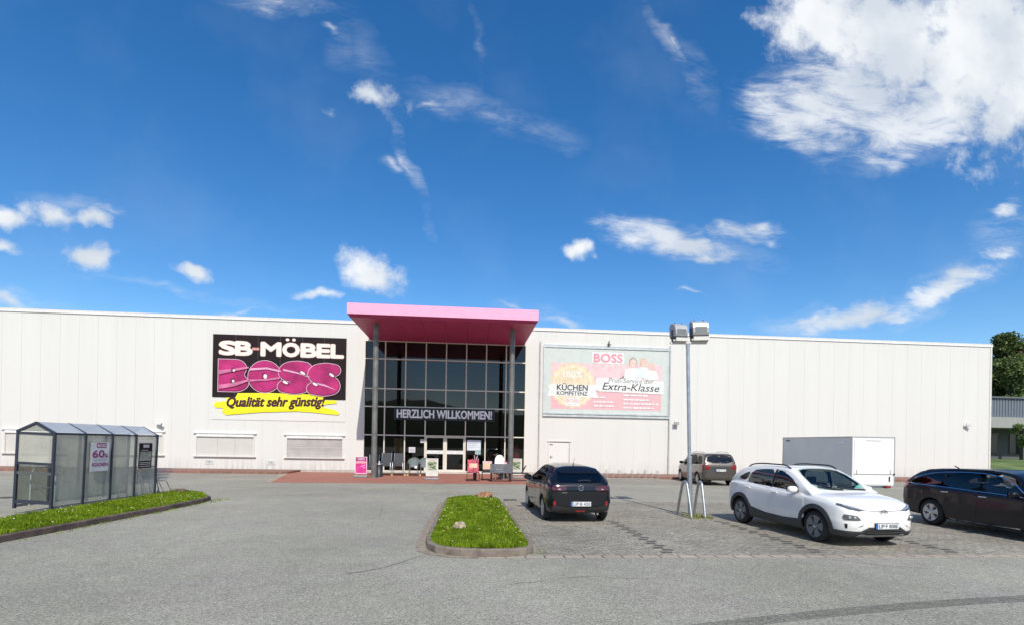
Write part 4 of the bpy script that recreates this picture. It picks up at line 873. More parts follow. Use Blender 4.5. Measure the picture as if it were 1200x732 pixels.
class Car:
    def __init__(s, name, label, loc, rz, sp):
        s.root = thing(name, label, 'car', loc, rz); s.sp = sp
        def section(y, dT=0, dW=0, zb=None):
            zt = pchip(sp['T'], y)-dT; zb = pchip(sp['Bt'], y) if zb is None else zb; w = pchip(sp['W'], y)-dW; zs = min(pchip(sp['S'], y), zt-.035); zs = max(zs, zb+(zt-zb)*.5)
            g = zt-zs; wt = w*.965-sp['tum']*max(0, g-.06); zm = zb+(zs-zb)*sp.get('zm', .55); k = min(1, g/.35)
            pts = [(0, zb), (w*.6, zb), (w*.86, zb+.01), (w*.955, zb+.07), (w, zm-.04), (w, zm+.05), (w*.985, zs-.06), (w*.962, zs-.004)]
            if g > .12: rc = sp.get('rc', 1); pts += [(w*.945-.02, zs+.03), ((w*.945-.02)*.5+(wt)*.5+.004, zs+g*.5), (wt, zt-.085*k*rc-.01), (wt-.05*rc, zt-.035*k*rc), (wt-.16*rc, zt-.012*rc), (wt*.4, zt-.002*rc), (0, zt)]
            else: pts += [(w*.95-.01, zs+g*.3), (w*.90, zs+g*.55), (w*.82, zs+g*.75), (w*.72, zs+g*.86), (w*.6, zs+g*.93), (w*.3, zt-.002), (0, zt)]
            return (y, catmull([(p[0], p[1], 0) for p in pts], 3))
        s.section = section
        ys = sorted(set([p[0] for k in ('T', 'W', 'Bt') for p in sp[k]])); st = []
        for a, b_ in zip(ys, ys[1:]):
            n = max(1, int(math.ceil((b_-a)/.05))); st += [a+(b_-a)*i/n for i in range(n)]
        st.append(ys[-1]); secs = []
        secs = [section(y) for y in st]
        b = B(); n = len(secs[0][1]); vs = []
        for y, P in secs: vs += [(-p[0], y, p[1]) for p in P]+[(p[0], y, p[1]) for p in P[-2:0:-1]]
        m = 2*n-2
        b.add(vs, [[i*m+j, i*m+(j+1) % m, (i+1)*m+(j+1) % m, (i+1)*m+j] for i in range(len(secs)-1) for j in range(m)], sp['paint'], True)
        b.add(vs, [list(range(m))[::-1], [(len(secs)-1)*m+j for j in range(m)]], sp['paint'], True)
        bm = bmesh.new(); me = b.mesh('body'); bm.from_mesh(me); bmesh.ops.remove_doubles(bm, verts=bm.verts, dist=1e-5); bmesh.ops.recalc_face_normals(bm, faces=bm.faces)
        bm.to_mesh(me); s.bvh = BVHTree.FromBMesh(bm); bm.free()
        s.body = addmesh('body', me, s.root); me.materials.append(GAP)
        # wheel arches
        r = sp['ra']; wb = sp['wb']; cb_ = bmesh.new()
        for yy in (-wb/2, wb/2):
            for sx_ in (-1, 1):
                bmesh.ops.create_cone(cb_, cap_ends=True, segments=40, radius1=r, radius2=r, depth=.5, matrix=Matrix.Translation((sx_*(sp['hw']-.05), yy, sp['rw'])) @ Matrix.Rotation(PI/2, 4, 'Y'))
        cm = bpy.data.meshes.new('c'); cb_.to_mesh(cm); cb_.free(); co = addmesh('c', cm, s.root)
        mod = s.body.modifiers.new('b', 'BOOLEAN'); mod.object = co; mod.operation = 'DIFFERENCE'; mod.solver = 'EXACT'
        bpy.context.view_layer.update(); nm = bpy.data.meshes.new_from_object(s.body.evaluated_get(bpy.context.evaluated_depsgraph_get()))
        s.body.modifiers.clear(); s.body.data = nm; nm.name = 'body'; bpy.data.objects.remove(co)
        if len(nm.materials) < 2: nm.materials.append(GAP)
        for p in nm.polygons:
            c = p.center; 
            for yy in (-wb/2, wb/2):
                d = math.hypot(c.y-yy, c.z-sp['rw'])
                if d < r*.999 and abs(c.x) > sp['hw']-.5:
                    nr = Vector((0, c.y-yy, c.z-sp['rw'])).normalized()
                    if abs(p.normal.dot(nr)) > .7 or abs(c.x) < sp['hw']-.25: p.material_index = 1; p.use_smooth = False
        s.wheels(); s.hollow()
    def cut(s, co, solver='EXACT'):
        mod = s.body.modifiers.new('b', 'BOOLEAN'); mod.object = co; mod.operation = 'DIFFERENCE'; mod.solver = solver; mod.material_mode = 'TRANSFER'
        bpy.context.view_layer.update(); nm = bpy.data.meshes.new_from_object(s.body.evaluated_get(bpy.context.evaluated_depsgraph_get()))
        s.body.modifiers.clear(); bpy.data.objects.remove(co)
        if len(nm.polygons) > .6*len(s.body.data.polygons) and max(v.co.z for v in nm.vertices) > max(q[1] for q in s.sp['T'])-.05 and min(v.co.y for v in nm.vertices) < s.sp['T'][0][0]+.1: s.body.data = nm; nm.name = 'body'
        else: print('CUTFAIL', s.root.name, len(nm.polygons), len(s.body.data.polygons))
    def hollow(s):
        sp = s.sp; y0, y1 = sp['cab']; zf = sp.get('floor', .76)
        secs = [s.section(y, .045, .06, zf) for y in np.linspace(y0, y1, 26)]; n = len(secs[0][1]); m = 2*n-2; vs = []; b = B()
        for y, P in secs: vs += [(-p[0], y, max(p[1], zf)) for p in P]+[(p[0], y, max(p[1], zf)) for p in P[-2:0:-1]]
        b.add(vs, [[i*m+j, i*m+(j+1) % m, (i+1)*m+(j+1) % m, (i+1)*m+j] for i in range(len(secs)-1) for j in range(m)]+[list(range(m))[::-1], [(len(secs)-1)*m+j for j in range(m)]], CINT)
        def tocut(b):
            me = b.mesh('c'); bm = bmesh.new(); bm.from_mesh(me); bmesh.ops.remove_doubles(bm, verts=bm.verts, dist=1e-5); bmesh.ops.recalc_face_normals(bm, faces=bm.faces); bm.to_mesh(me); bm.free(); s.cut(addmesh('c', me, s.root))
        tocut(b)
        for ax, poly, lo, hi in sp['wins']:
            P = chaikin(poly, 1); b = B(); k = len(P)
            c3 = (lambda p, t: (t, p[0], p[1])) if ax == 'S' else (lambda p, t: (p[0], t, p[1]))
            cx_ = sum(p[0] for p in P)/k; cz_ = sum(p[1] for p in P)/k; P = [(cx_+(p[0]-cx_)*.95, cz_+(p[1]-cz_)*.93) for p in P]
            b.add([c3(p, lo) for p in P]+[c3(p, hi) for p in P], [[i, (i+1) % k, (i+1) % k+k, i+k] for i in range(k)]+[list(range(k))[::-1], list(range(k, 2*k))], GAP); tocut(b)
        zs = zf+.001
        def seat(x, y, w):
            b = B(); b.box((x-w/2, y-.25, zs-.3), (x+w/2, y+.25, zs-.05), CSEAT, bev=.04)
            T = Matrix.Translation((x, y-.22, zs-.12)) @ Matrix.Rotation(R(12), 4, 'X'); b.box((-w/2, -.06, 0), (w/2, .06, .46), CSEAT, T, bev=.04)
            for q in ([0] if w < .8 else [-w*.32, w*.32]): b.box((q-.12, -.045, .49), (q+.12, .045, .66), CSEAT, T, bev=.035)
            b.obj('seat', s.root)
        ys_ = sp['seats']; seat(-.36, ys_[0], .48); seat(.36, ys_[0], .48); seat(0, ys_[1], 1.15)
        b = B(); yd = ys_[0]+.62; T = Matrix.Translation((-.36, yd, zs+.17)) @ Matrix.Rotation(R(65), 4, 'X'); b.tube([T @ Vector((.18*math.cos(a), .18*math.sin(a), 0)) for a in np.linspace(0, 2*PI, 25)[:-1]], .014, GAP, 6, True); b.box((-.17, -.02, -.01), (.17, .02, .01), GAP, T); b.obj('steering_wheel', s.root)
        b = B(); b.box((-.68, yd+.12, zs), (.68, yd+.5, zs+.13), CINT, bev=.04); b.obj('dashboard', s.root)
    def cast(s, ax, u, v):
        if ax == 'L': o, d = Vector((-3, u, v)), Vector((1, 0, 0))
        elif ax == 'R': o, d = Vector((3, u, v)), Vector((-1, 0, 0))
        elif ax == 'F': o, d = Vector((u, 5, v)), Vector((0, -1, 0))
        elif ax == 'B': o, d = Vector((u, -5, v)), Vector((0, 1, 0))
        else: o, d = Vector((u, v, 4)), Vector((0, 0, -1))
        h = s.bvh.ray_cast(o, d)
        if h[0] is None:
            q = o+d*4; h = s.bvh.find_nearest(o+d*(2.3 if ax in 'LR' else 3.2))
        return h[0], h[1]
    def panel(s, name, poly, ax, m, off=.004, parent=None, smooth=2, step=.06, b=None, build=True):
        P = chaikin(poly, smooth) if smooth else poly
        bm = bmesh.new(); f = bm.faces.new([bm.verts.new((p[0], p[1], 0)) for p in P])
        for k in (0, 1):
            lo = min(p[k] for p in P); hi = max(p[k] for p in P); n = int((hi-lo)/step)
            for i in range(1, n+1):
                co = [0, 0, 0]; co[k] = lo+(hi-lo)*i/(n+1); no = [0, 0, 0]; no[k] = 1
                bmesh.ops.bisect_plane(bm, geom=bm.verts[:]+bm.edges[:]+bm.faces[:], plane_co=co, plane_no=no)
        vs = []; inner = []
        for v in bm.verts:
            p, nn = s.cast(ax, v.co.x, v.co.y); vs.append(p+nn*off); inner.append(p-nn*.004)
        fs = [[v.index for v in f_.verts] for f_ in bm.faces]
        bm.verts.index_update(); fs = [[v.index for v in f_.verts] for f_ in bm.faces]
        flip = ax in ('L', 'B')
        want = {'L': Vector((-1, 0, 0)), 'R': Vector((1, 0, 0)), 'F': Vector((0, 1, 0)), 'B': Vector((0, -1, 0)), 'T': Vector((0, 0, 1))}[ax]
        o = []
        for f_ in fs:
            nn = (vs[f_[1]]-vs[f_[0]]).cross(vs[f_[2]]-vs[f_[0]])
            o.append(f_ if nn.dot(want) >= 0 else f_[::-1])
        nb = len(vs); rim = []
        for e in bm.edges:
            if len(e.link_faces) == 1: a, c = e.verts[0].index, e.verts[1].index; rim.append([a, c, c+nb, a+nb])
        bm.free(); b = b or B(); b.add(vs, o, m, True); b.add(vs+inner, rim, m, False)
        if not build: return b
        return b.obj(name, parent or s.root)
    def sides(s, name, poly, m, off=.004, smooth=2, label=None, parents=None):
        o = []
        for k, ax in enumerate('LR'): o.append(s.panel(name, poly, ax, m, off, (parents[k] if parents else None), smooth))
        return o
    def ribbon(s, name, pts, ax, w, m, off=.006, parent=None, b=None, build=True):
        P = catmull([(p[0], p[1], 0) for p in pts], 6) if len(pts) > 2 else [(*pts[0], 0), (*pts[1], 0)]
        k = len(P); vs = []
        for i in range(k):
            a, c = Vector(P[min(i+1, k-1)]), Vector(P[max(i-1, 0)]); d = (a-c).normalized(); nn = Vector((-d.y, d.x, 0)); p0 = Vector(P[i])
            for sg_ in (-1, 1):
                q = p0+nn*w/2*sg_; p, nr = s.cast(ax, q.x, q.y); vs.append(p+nr*off)
            for sg_ in (1, -1):
                q = p0+nn*w/2*sg_; p, nr = s.cast(ax, q.x, q.y); vs.append(p-nr*.003)
        b = b or B(); b.add(vs, [[i*4+j, i*4+(j+1) % 4, (i+1)*4+(j+1) % 4, (i+1)*4+j] for i in range(k-1) for j in range(4)], m)
        return b.obj(name, parent or s.root) if build else b
    def wheels(s):
        sp = s.sp; rw = sp['rw']; hwid = .105; ro = sp.get('rim', rw*.68)
        tb = B(); tb.lathe([(ro*.9, -hwid+.01), (ro, -hwid), (rw-.05, -hwid-.004), (rw-.015, -hwid+.02), (rw, -hwid+.05), (rw, hwid-.05), (rw-.015, hwid-.02), (rw-.05, hwid+.004), (ro, hwid), (ro*.9, hwid-.01)], RUBBER, None, 36, 'X')
        rb = B(); rm = sp['rimmat']; rd_ = sp.get('rimback', GAP)
        rb.lathe([(ro+.004, .1), (ro-.005, .105), (ro-.02, .098), (ro-.03, .05), (ro-.05, -.04)], rm, None, 36, 'X')
        rb.lathe([(ro-.03, .02), (.0, .02)], rd_, None, 24, 'X')
        ns = sp['spokes']; sw = sp['spw']; ri = .045
        for k in range(ns):
            a = 2*PI*k/ns+.3; T = Matrix.Rotation(a, 4, 'X')
            h0, h1 = sw*.38, sw*.5
            if sp.get('blade'): h0, h1 = sw*.2, sw*.62
            vs = [(.092, -h0, ri), (.092, h0, ri), (.100, h1, ro-.012), (.100, -h1, ro-.012), (.03, -h0, ri), (.03, h0, ri), (.05, h1, ro-.012), (.05, -h1, ro-.012)]
            rb.add(vs, [(0, 1, 2, 3), (0, 3, 7, 4), (1, 5, 6, 2)], rm, False, T)
        rb.lathe([(.075, .07), (.07, .096), (.035, .104), (.0, .105)], rm, None, 16, 'X')
        rb.lathe([(.028, .106), (.0, .108)], CHROME, None, 12, 'X')
        tm, rmm = tb.mesh('tyre'), rb.mesh('rim')
        for yy in (-sp['wb']/2, sp['wb']/2):
            for sg_ in (-1, 1):
                w_ = addmesh('wheel', tm, s.root); w_.location = (sg_*(sp['hw']-.125), yy, rw); w_.rotation_euler = (random.uniform(0, 1), 0, 0 if sg_ > 0 else PI)
                addmesh('rim', rmm, w_)
    def mirror(s, y, z, m, x=None):
        for sg_ in (-1, 1):
            x_ = (x or s.sp['hw']*.93)*sg_
            b = B(); bm = bmesh.new(); bmesh.ops.create_uvsphere(bm, u_segments=16, v_segments=10, radius=1)
            vs = [(x_+sg_*(.12+.115*math.copysign(abs(v.co.x)**.7, v.co.x)), y+.075*v.co.y, z+.075*math.copysign(abs(v.co.z)**.7, v.co.z)) for v in bm.verts]; bm.verts.index_update()
            b.add(vs, [[v.index for v in f.verts] for f in bm.faces], m, True); bm.free()
            b.box((min(x_-sg_*.04, x_+sg_*.05), y-.03, z-.06), (max(x_-sg_*.04, x_+sg_*.05), y+.03, z-.02), BLACK)
            mo = b.obj('wing_mirror', s.root)
            b = B(); b.add([(x_+sg_*.03, y-.077, z-.045), (x_+sg_*.21, y-.077, z-.045), (x_+sg_*.21, y-.077, z+.05), (x_+sg_*.03, y-.077, z+.05)], [(0, 1, 2, 3)], M('mirror_dark', (.12, .13, .14), .1, 1)); b.obj('mirror_glass', mo)
    def handle(s, y, z, m, parents):
        for k, ax in enumerate('LR'):
            p, n_ = s.cast(ax, y, z); b = B(); sg_ = -1 if ax == 'L' else 1
            b.box((min(p.x, p.x+sg_*.035), y-.095, z-.014), (max(p.x, p.x+sg_*.035), y+.095, z+.014), m, bev=.008); b.obj('handle', parents[k])
    def plate(s, end, z, txt, x=0, tilt=0):
        p, _ = s.cast('F' if end == 'F' else 'B', x, z); q, _ = s.cast('F' if end == 'F' else 'B', x+.24, z); sg_ = 1 if end == 'F' else -1
        yy = max(p.y*sg_, q.y*sg_)+.02
        b = B(); b.box((-.268, -.012, -.062), (.268, .012, .062), BLACK); b.box((-.26, -.016, -.055), (-.215, -.0125, .055), EU); b.box((-.214, -.016, -.055), (.26, -.0125, .055), PLATE)
        text(b, txt, -.195, -.038, .435, .076, INKP, -.0175, bold=.01)
        o = b.obj('number_plate', s.root); o.location = (x, sg_*yy, z); o.rotation_euler = (R(tilt), 0, PI if end == 'F' else 0); return o

def doors(c, fd, rd, m, hz, hm=None):
    """front and rear side doors as thin proud skins so that the shut lines read"""
    F = c.sides('door', fd, m, .0035, 0); Rr = c.sides('door', rd, m, .0035, 0) if rd else None
    c.handle(hz[0][0], hz[0][1], hm or m, F)
    if Rr: c.handle(hz[1][0], hz[1][1], hm or m, Rr)
    return F, Rr
SILV = M('silver_rim', (.55, .55, .56), .35, .5, var=.05); DKRIM = M('dark_grey_rim', (.20, .21, .22), .4, .4, var=.05)

# white crossover
WP = paint('white_car_paint', (.84, .82, .79), rough=.3)
kona = Car('parked_car', 'white crossover with black wheel arch cladding parked facing the camera beside the floodlight post', (8.0, 11.55, 0), PI+.085, dict(
    paint=WP, wb=2.60, hw=.90, rw=.335, ra=.385, tum=.36, zm=.5, spokes=5, spw=.16, blade=True, rimmat=DKRIM, rim=.235, cab=(-1.62, 1.0), seats=(.05, -.85), wins=[('F', [(-.66, 1.09), (-.58, 1.46), (-.3, 1.51), (.3, 1.51), (.58, 1.46), (.66, 1.09)], .1, 1.6), ('F', [(-.52, 1.15), (-.42, 1.42), (.42, 1.42), (.52, 1.15)], -2.2, -1.3), ('S', [(.84, 1.03), (.42, 1.31), (.05, 1.435), (-.10, 1.455), (-.13, 1.055)], -1.1, 1.1), ('S', [(-.19, 1.06), (-.16, 1.455), (-.6, 1.455), (-.98, 1.40), (-1.08, 1.12), (-1.0, 1.09)], -1.1, 1.1), ('S', [(-1.14, 1.14), (-1.05, 1.37), (-1.32, 1.27), (-1.48, 1.17)], -1.1, 1.1)],
    T=[(-2.05, .74), (-2.03, .92), (-1.98, 1.02), (-1.86, 1.10), (-1.72, 1.28), (-1.5, 1.44), (-1.2, 1.515), (-.7, 1.555), (-.1, 1.555), (.15, 1.53), (.45, 1.425), (.75, 1.27), (1.0, 1.13), (1.12, 1.065), (1.2, 1.035), (1.55, .99), (1.82, .925), (1.97, .86), (2.06, .78), (2.11, .68), (2.13, .60)],
    W=[(-2.05, .58), (-2.02, .70), (-1.95, .79), (-1.75, .865), (-1.3, .895), (0, .885), (1.2, .90), (1.6, .885), (1.82, .85), (1.95, .79), (2.04, .71), (2.10, .62), (2.13, .50)],
    Bt=[(-2.05, .50), (-1.98, .36), (-1.75, .26), (0, .21), (1.7, .22), (1.95, .23), (2.05, .27), (2.10, .34), (2.13, .42)],
    S=[(-2.05, .95), (-1.6, 1.07), (-1.0, 1.04), (0, .985), (1.0, .945), (1.5, .90), (1.85, .83), (2.0, .74), (2.13, .56)]))
c = kona; c.root.scale = (.985, .985, .985)
c.panel('windscreen', [(-.66, 1.09), (-.58, 1.46), (-.3, 1.51), (.3, 1.51), (.58, 1.46), (.66, 1.09), (.3, 1.068), (-.3, 1.068)], 'F', CGLASSB, .006, smooth=1, step=.05)
c.panel('rear_window', [(-.52, 1.15), (-.42, 1.42), (.42, 1.42), (.52, 1.15)], 'B', CGLASS, .005)
F, Rr = doors(c, [(1.0, .50), (.96, .935), (.86, 1.0), (-.12, 1.045), (-.16, .48), (-.1, .42), (.9, .42)], [(-.175, .42), (-.135, 1.045), (-1.05, 1.085), (-1.22, 1.0), (-1.03, .72), (-.86, .55), (-.80, .42)], WP, ((.03, .93), (-.98, .965)))
for poly in ([(.84, 1.03), (.42, 1.31), (.05, 1.435), (-.10, 1.455), (-.13, 1.055)],): c.sides('window_glass', poly, CGLASS, .008, 1, parents=F)
c.sides('window_glass', [(-.19, 1.06), (-.16, 1.455), (-.6, 1.455), (-.98, 1.40), (-1.08, 1.12), (-1.0, 1.09)], CGLASS, .008, 1, parents=Rr)
c.sides('quarter_window', [(-1.12, 1.14), (-1.03, 1.38), (-1.32, 1.28), (-1.5, 1.16)], CGLASS, .008, 1)
c.sides('b_pillar', [(-.125, 1.05), (-.10, 1.46), (-.165, 1.46), (-.19, 1.05)], GAP, .010, 0)
# cladding
def arch_poly(yc, zc, r0, r1, a0=-20, a1=200):
    o = [(yc+r1*math.cos(R(a)), zc+r1*math.sin(R(a))) for a in np.linspace(a0, a1, 22)]; i = [(yc+r0*math.cos(R(a)), zc+r0*math.sin(R(a))) for a in np.linspace(a1, a0, 22)]
    return [(y, max(z, .235)) for y, z in o+i]
c.sides('arch_cladding', arch_poly(1.30, .335, .383, .475, -13, 193), CLADP, .018, 0); c.sides('arch_cladding', arch_poly(-1.30, .335, .383, .475, -13, 193), CLADP, .018, 0)
c.sides('sill_cladding', [(.86, .24), (.84, .43), (.3, .40), (-.3, .42), (-.84, .50), (-.86, .24)], CLADP, .016, 0)
c.panel('lower_bumper', [(-.79, .35), (-.76, .245), (.76, .245), (.79, .35), (.52, .345), (.36, .43), (-.36, .43), (-.52, .345)], 'F', CLADP, .016, smooth=0, step=.05)
c.sides('corner_cladding', [(1.66, .235), (1.67, .36), (1.95, .35), (2.06, .345), (2.03, .27), (1.9, .235)], CLADP, .017, 0)
gr = c.panel('lower_grille', [(-.44, .34), (-.33, .405), (.33, .405), (.44, .34), (.36, .29), (-.36, .29)], 'F', GAP, .024, smooth=0)
b = c.ribbon('x', [(-.42, .335), (0, .325), (.42, .335)], 'F', .018, CLADP, .036, build=False); b = c.ribbon('x', [(-.40, .375), (0, .37), (.40, .375)], 'F', .012, CLADP, .036, b=b, build=False); b.obj('grille_bar', gr)
c.panel('front_skid_lip', [(-.55, .262), (-.5, .245), (.5, .245), (.55, .262), (.5, .285), (-.5, .285)], 'F', M('skid_grey', (.28, .29, .30), .45, .3), .026, smooth=0)
c.panel('charge_flap', [(-.34, .50), (-.33, .66), (.33, .66), (.34, .50)], 'F', WP, .004, smooth=1)
c.ribbon('bonnet_edge', [(-.70, .80), (-.4, .755), (0, .742), (.4, .755), (.70, .80)], 'F', .014, M('edge_grey', (.25, .26, .28), .4), .005)
c.panel('bonnet', [(-.74, 1.12), (-.72, 1.6), (-.62, 1.86), (-.3, 1.96), (.3, 1.96), (.62, 1.86), (.72, 1.6), (.74, 1.12)], 'T', WP, .004, smooth=1)
for sx_ in (-1, 1):
    h = c.panel('headlight', [(sx_*.42, .755), (sx_*.52, .795), (sx_*.80, .875), (sx_*.815, .845), (sx_*.70, .775), (sx_*.55, .742)], 'F', M('lamp_dark', (.10, .11, .13), .1, .2, coat=1), .012, smooth=0, step=.03)
    c.ribbon('light_strip', [(sx_*.48, .768), (sx_*.62, .80), (sx_*.76, .848)], 'F', .016, LAMPC, .020, parent=h)
    h = c.panel('fog_lamp', [(sx_*.53, .575), (sx_*.60, .655), (sx_*.775, .675), (sx_*.79, .62), (sx_*.775, .565), (sx_*.6, .560)], 'F', M('lamp_surround', (.13, .135, .12), .35, .2), .012, smooth=0, step=.03)
    for q in (.64, .715): 
        p, _ = c.cast('F', sx_*q, .615); b = B(); b.lathe([(.030, 0), (.027, .012), (.0, .016)], LAMPC, Matrix.Translation((p.x, p.y+.012, p.z)) @ Matrix.Rotation(-PI/2, 4, 'X'), 14); b.obj('lamp', h)
    c.panel('air_slot', [(sx_*.735, .40), (sx_*.74, .49), (sx_*.775, .49), (sx_*.76, .40)], 'F', GAP, .006, smooth=0, step=.03)
    c.panel('tail_light', [(sx_*.45, .98), (sx_*.50, 1.04), (sx_*.70, 1.03), (sx_*.70, .97)], 'B', TAIL, .012, smooth=1)
    c.panel('tail_side', [(-1.98, .90), (-1.97, .98), (-1.78, 1.03), (-1.74, .99)], 'LR'[sx_ > 0], TAIL, .010, smooth=1, step=.04)
    b = B(); pts = []
    for y in np.linspace(-1.35, .22, 14):
        zt = pchip(c.sp['T'], y); x_ = sx_*(.60-.05*max(0, (y+.2)/.4)*0)
        h_ = c.cast('T', x_, y)[0]; e = min(1, (y+1.35)/.15, (.22-y)/.15); pts.append((x_, y, h_.z+.004+.045*max(0, e)))
    b.tube(pts, .017, BLACK, 8); b.obj('roof_rail', c.root)
c.ribbon('wiper', [(-.55, 1.075), (-.2, 1.09), (.08, 1.12)], 'F', .02, BLACK, .02); c.ribbon('wiper', [(.02, 1.075), (.3, 1.09), (.55, 1.13)], 'F', .02, BLACK, .02)
c.mirror(.72, 1.06, WP); c.plate('F', .455, 'LIP·F 808E', x=-.03)
p, _ = c.cast('F', 0, .725); b = B(); T = Matrix.Translation((0, p.y+.014, .722)) @ Matrix.Rotation(-PI/2, 4, 'X')
b.tube([T @ Vector((.085*math.cos(a), .045*math.sin(a), 0)) for a in np.linspace(0, 2*PI, 21)[:-1]], .007, DKRIM, 6, True); b.tube([T @ Vector((-.045, -.028, 0)), T @ Vector((-.03, .028, 0))], .007, DKRIM, 6); b.tube([T @ Vector((.03, -.028, 0)), T @ Vector((.045, .028, 0))], .007, DKRIM, 6); b.tube([T @ Vector((-.036, .004, 0)), T @ Vector((.036, -.004, 0))], .007, DKRIM, 6); b.obj('emblem', c.root)
c.panel('sticker', [(-.52, 1.115), (-.50, 1.155), (-.42, 1.16), (-.43, 1.115)], 'F', M('green_sticker', (.05, .42, .30), .5), .009, smooth=1)
b = B(); p, _ = c.cast('T', 0, -1.2)
b.cyl((0, -1.2, p.z), (0, -1.32, p.z+.07), .015, WP, 8); b.obj('aerial', c.root)
c.panel('spoiler', [(-.5, -1.62), (-.5, -1.45), (.5, -1.45), (.5, -1.62)], 'T', WP, .03, smooth=1)

# black hatchback
BP_ = paint('black_car_paint', (.006, .007, .011), rough=.18)
cor = Car('parked_car', 'small black hatchback seen from behind beside the grass island', (2.73, 14.5, 0), .04, dict(
    paint=BP_, wb=2.54, hw=.875, rw=.315, ra=.36, tum=.52, rc=1.7, zm=.5, spokes=10, spw=.055, rimmat=SILV, rim=.21, cab=(-1.52, .92), floor=.70, seats=(.0, -.85), wins=[('F', [(-.58, 1.05), (-.50, 1.27), (-.44, 1.33), (.44, 1.33), (.50, 1.27), (.58, 1.05)], -2.1, -1.2), ('F', [(-.60, 1.0), (-.48, 1.33), (.48, 1.33), (.60, 1.0)], .1, 1.5), ('S', [(.80, .92), (.45, 1.16), (.1, 1.29), (-.10, 1.315), (-.11, .955)], -1.1, 1.1), ('S', [(-.16, .96), (-.15, 1.315), (-.6, 1.31), (-.95, 1.26), (-1.18, 1.10), (-1.05, 1.0)], -1.1, 1.1)],
    T=[(-1.96, .80), (-1.95, .90), (-1.90, .985), (-1.82, 1.06), (-1.66, 1.22), (-1.48, 1.345), (-1.25, 1.395), (-.6, 1.43), (0, 1.43), (.3, 1.40), (.65, 1.26), (1.0, 1.07), (1.15, .99), (1.5, .93), (1.85, .83), (2.0, .72), (2.08, .6)],
    W=[(-1.96, .62), (-1.93, .73), (-1.86, .80), (-1.7, .85), (-1.3, .875), (0, .865), (1.3, .87), (1.7, .84), (1.9, .74), (2.03, .6), (2.08, .45)],
    Bt=[(-1.96, .42), (-1.92, .30), (-1.7, .24), (0, .17), (1.7, .19), (2.0, .25), (2.08, .4)],
    S=[(-1.96, .86), (-1.6, .97), (-1.0, .95), (0, .90), (1.1, .86), (1.7, .78), (2.08, .56)]))
c = cor
tg = c.panel('tailgate', [(-.58, .52), (-.70, .68), (-.72, .84), (-.62, .985), (.62, .985), (.72, .84), (.70, .68), (.58, .52)], 'B', BP_, .005, smooth=0)
c.panel('rear_window', [(-.62, 1.03), (-.53, 1.27), (-.46, 1.345), (.46, 1.345), (.53, 1.27), (.62, 1.03), (.3, 1.0), (-.3, 1.0)], 'B', CGLASS, .010, parent=tg, smooth=1)
b = c.ribbon('rear_wiper', [(-.05, 1.03), (.12, 1.05), (.28, 1.03)], 'B', .018, BLACK, .02, parent=tg)
c.root.scale.x = .97
c.panel('spoiler', [(-.54, -1.64), (-.52, -1.40), (.52, -1.40), (.54, -1.64), (.3, -1.68), (-.3, -1.68)], 'T', BP_, .028, smooth=1)
c.panel('bumper', [(-.78, .47), (-.77, .62), (-.5, .67), (-.45, .56), (.45, .56), (.5, .67), (.77, .62), (.78, .47), (.5, .44), (-.5, .44)], 'B', BP_, .022, smooth=1)
c.panel('lower_bumper', [(-.72, .33), (-.70, .46), (-.5, .43), (-.40, .40), (.40, .40), (.5, .43), (.70, .46), (.72, .33), (.55, .27), (-.55, .27)], 'B', BLACK, .018, smooth=0)
c.ribbon('bumper_strip', [(-.6, .405), (0, .395), (.6, .405)], 'B', .014, CHROME, .022) if False else None
for sx_ in (-1, 1):
    h = c.panel('tail_light', [(sx_*.36, .83), (sx_*.38, .90), (sx_*.70, .945), (sx_*.74, .86), (sx_*.70, .80), (sx_*.5, .80)], 'B', TAILD, .014, smooth=1, step=.04)
    c.ribbon('light_strip', [(sx_*.42, .86), (sx_*.55, .875), (sx_*.68, .895)], 'B', .02, TAILD, .020, parent=h)
    p, _ = c.cast('B', sx_*.56, .845); b = B(); b.box((p.x-.035, p.y-.028, .832), (p.x+.035, p.y-.012, .858), LAMPC, bev=.005); b.obj('reversing_lamp', h)
    c.panel('tail_side', [(-1.90, .83), (-1.89, .90), (-1.62, .955), (-1.60, .90)], 'LR'[sx_ > 0], TAILD, .012, smooth=1, step=.04)
    c.panel('reflector', [(sx_*.635, .44), (sx_*.64, .56), (sx_*.70, .56), (sx_*.705, .44)], 'B', TAIL, .022, smooth=1, step=.03)
c.panel('fog_light', [(-.13, .30), (-.12, .33), (.12, .33), (.13, .30)], 'B', TAIL, .028, smooth=0)
p, _ = c.cast('B', 0, .90); b = B(); T = Matrix.Translation((0, p.y-.018, .875)) @ Matrix.Rotation(PI/2, 4, 'X')
b.tube([T @ Vector((.062*math.cos(a), .062*math.sin(a), 0)) for a in np.linspace(0, 2*PI, 21)[:-1]], .008, CHROME, 6, True); b.tube([T @ Vector((-.06, -.008, 0)), T @ Vector((.02, -.008, 0)), T @ Vector((-.02, .008, 0)), T @ Vector((.06, .008, 0))], .007, CHROME, 6); b.obj('emblem', tg)
b = B(); p, _ = c.cast('B', -.42, .74); text(b, 'CORSA', -.50, .745, .15, .028, CHROME, p.y-.012, bold=.01); b.obj('badge_lettering', tg)
F, Rr = doors(c, [(.98, .40), (.96, .83), (.85, .90), (-.10, .945), (-.14, .38), (.0, .32), (.9, .32)], [(-.155, .32), (-.115, .945), (-1.0, .985), (-1.15, .92), (-.98, .66), (-.84, .48), (-.80, .32)], BP_, ((.02, .83), (-.95, .87)))
c.sides('window_glass', [(.80, .92), (.45, 1.16), (.1, 1.29), (-.10, 1.315), (-.11, .955)], CGLASS, .008, 1, parents=F)
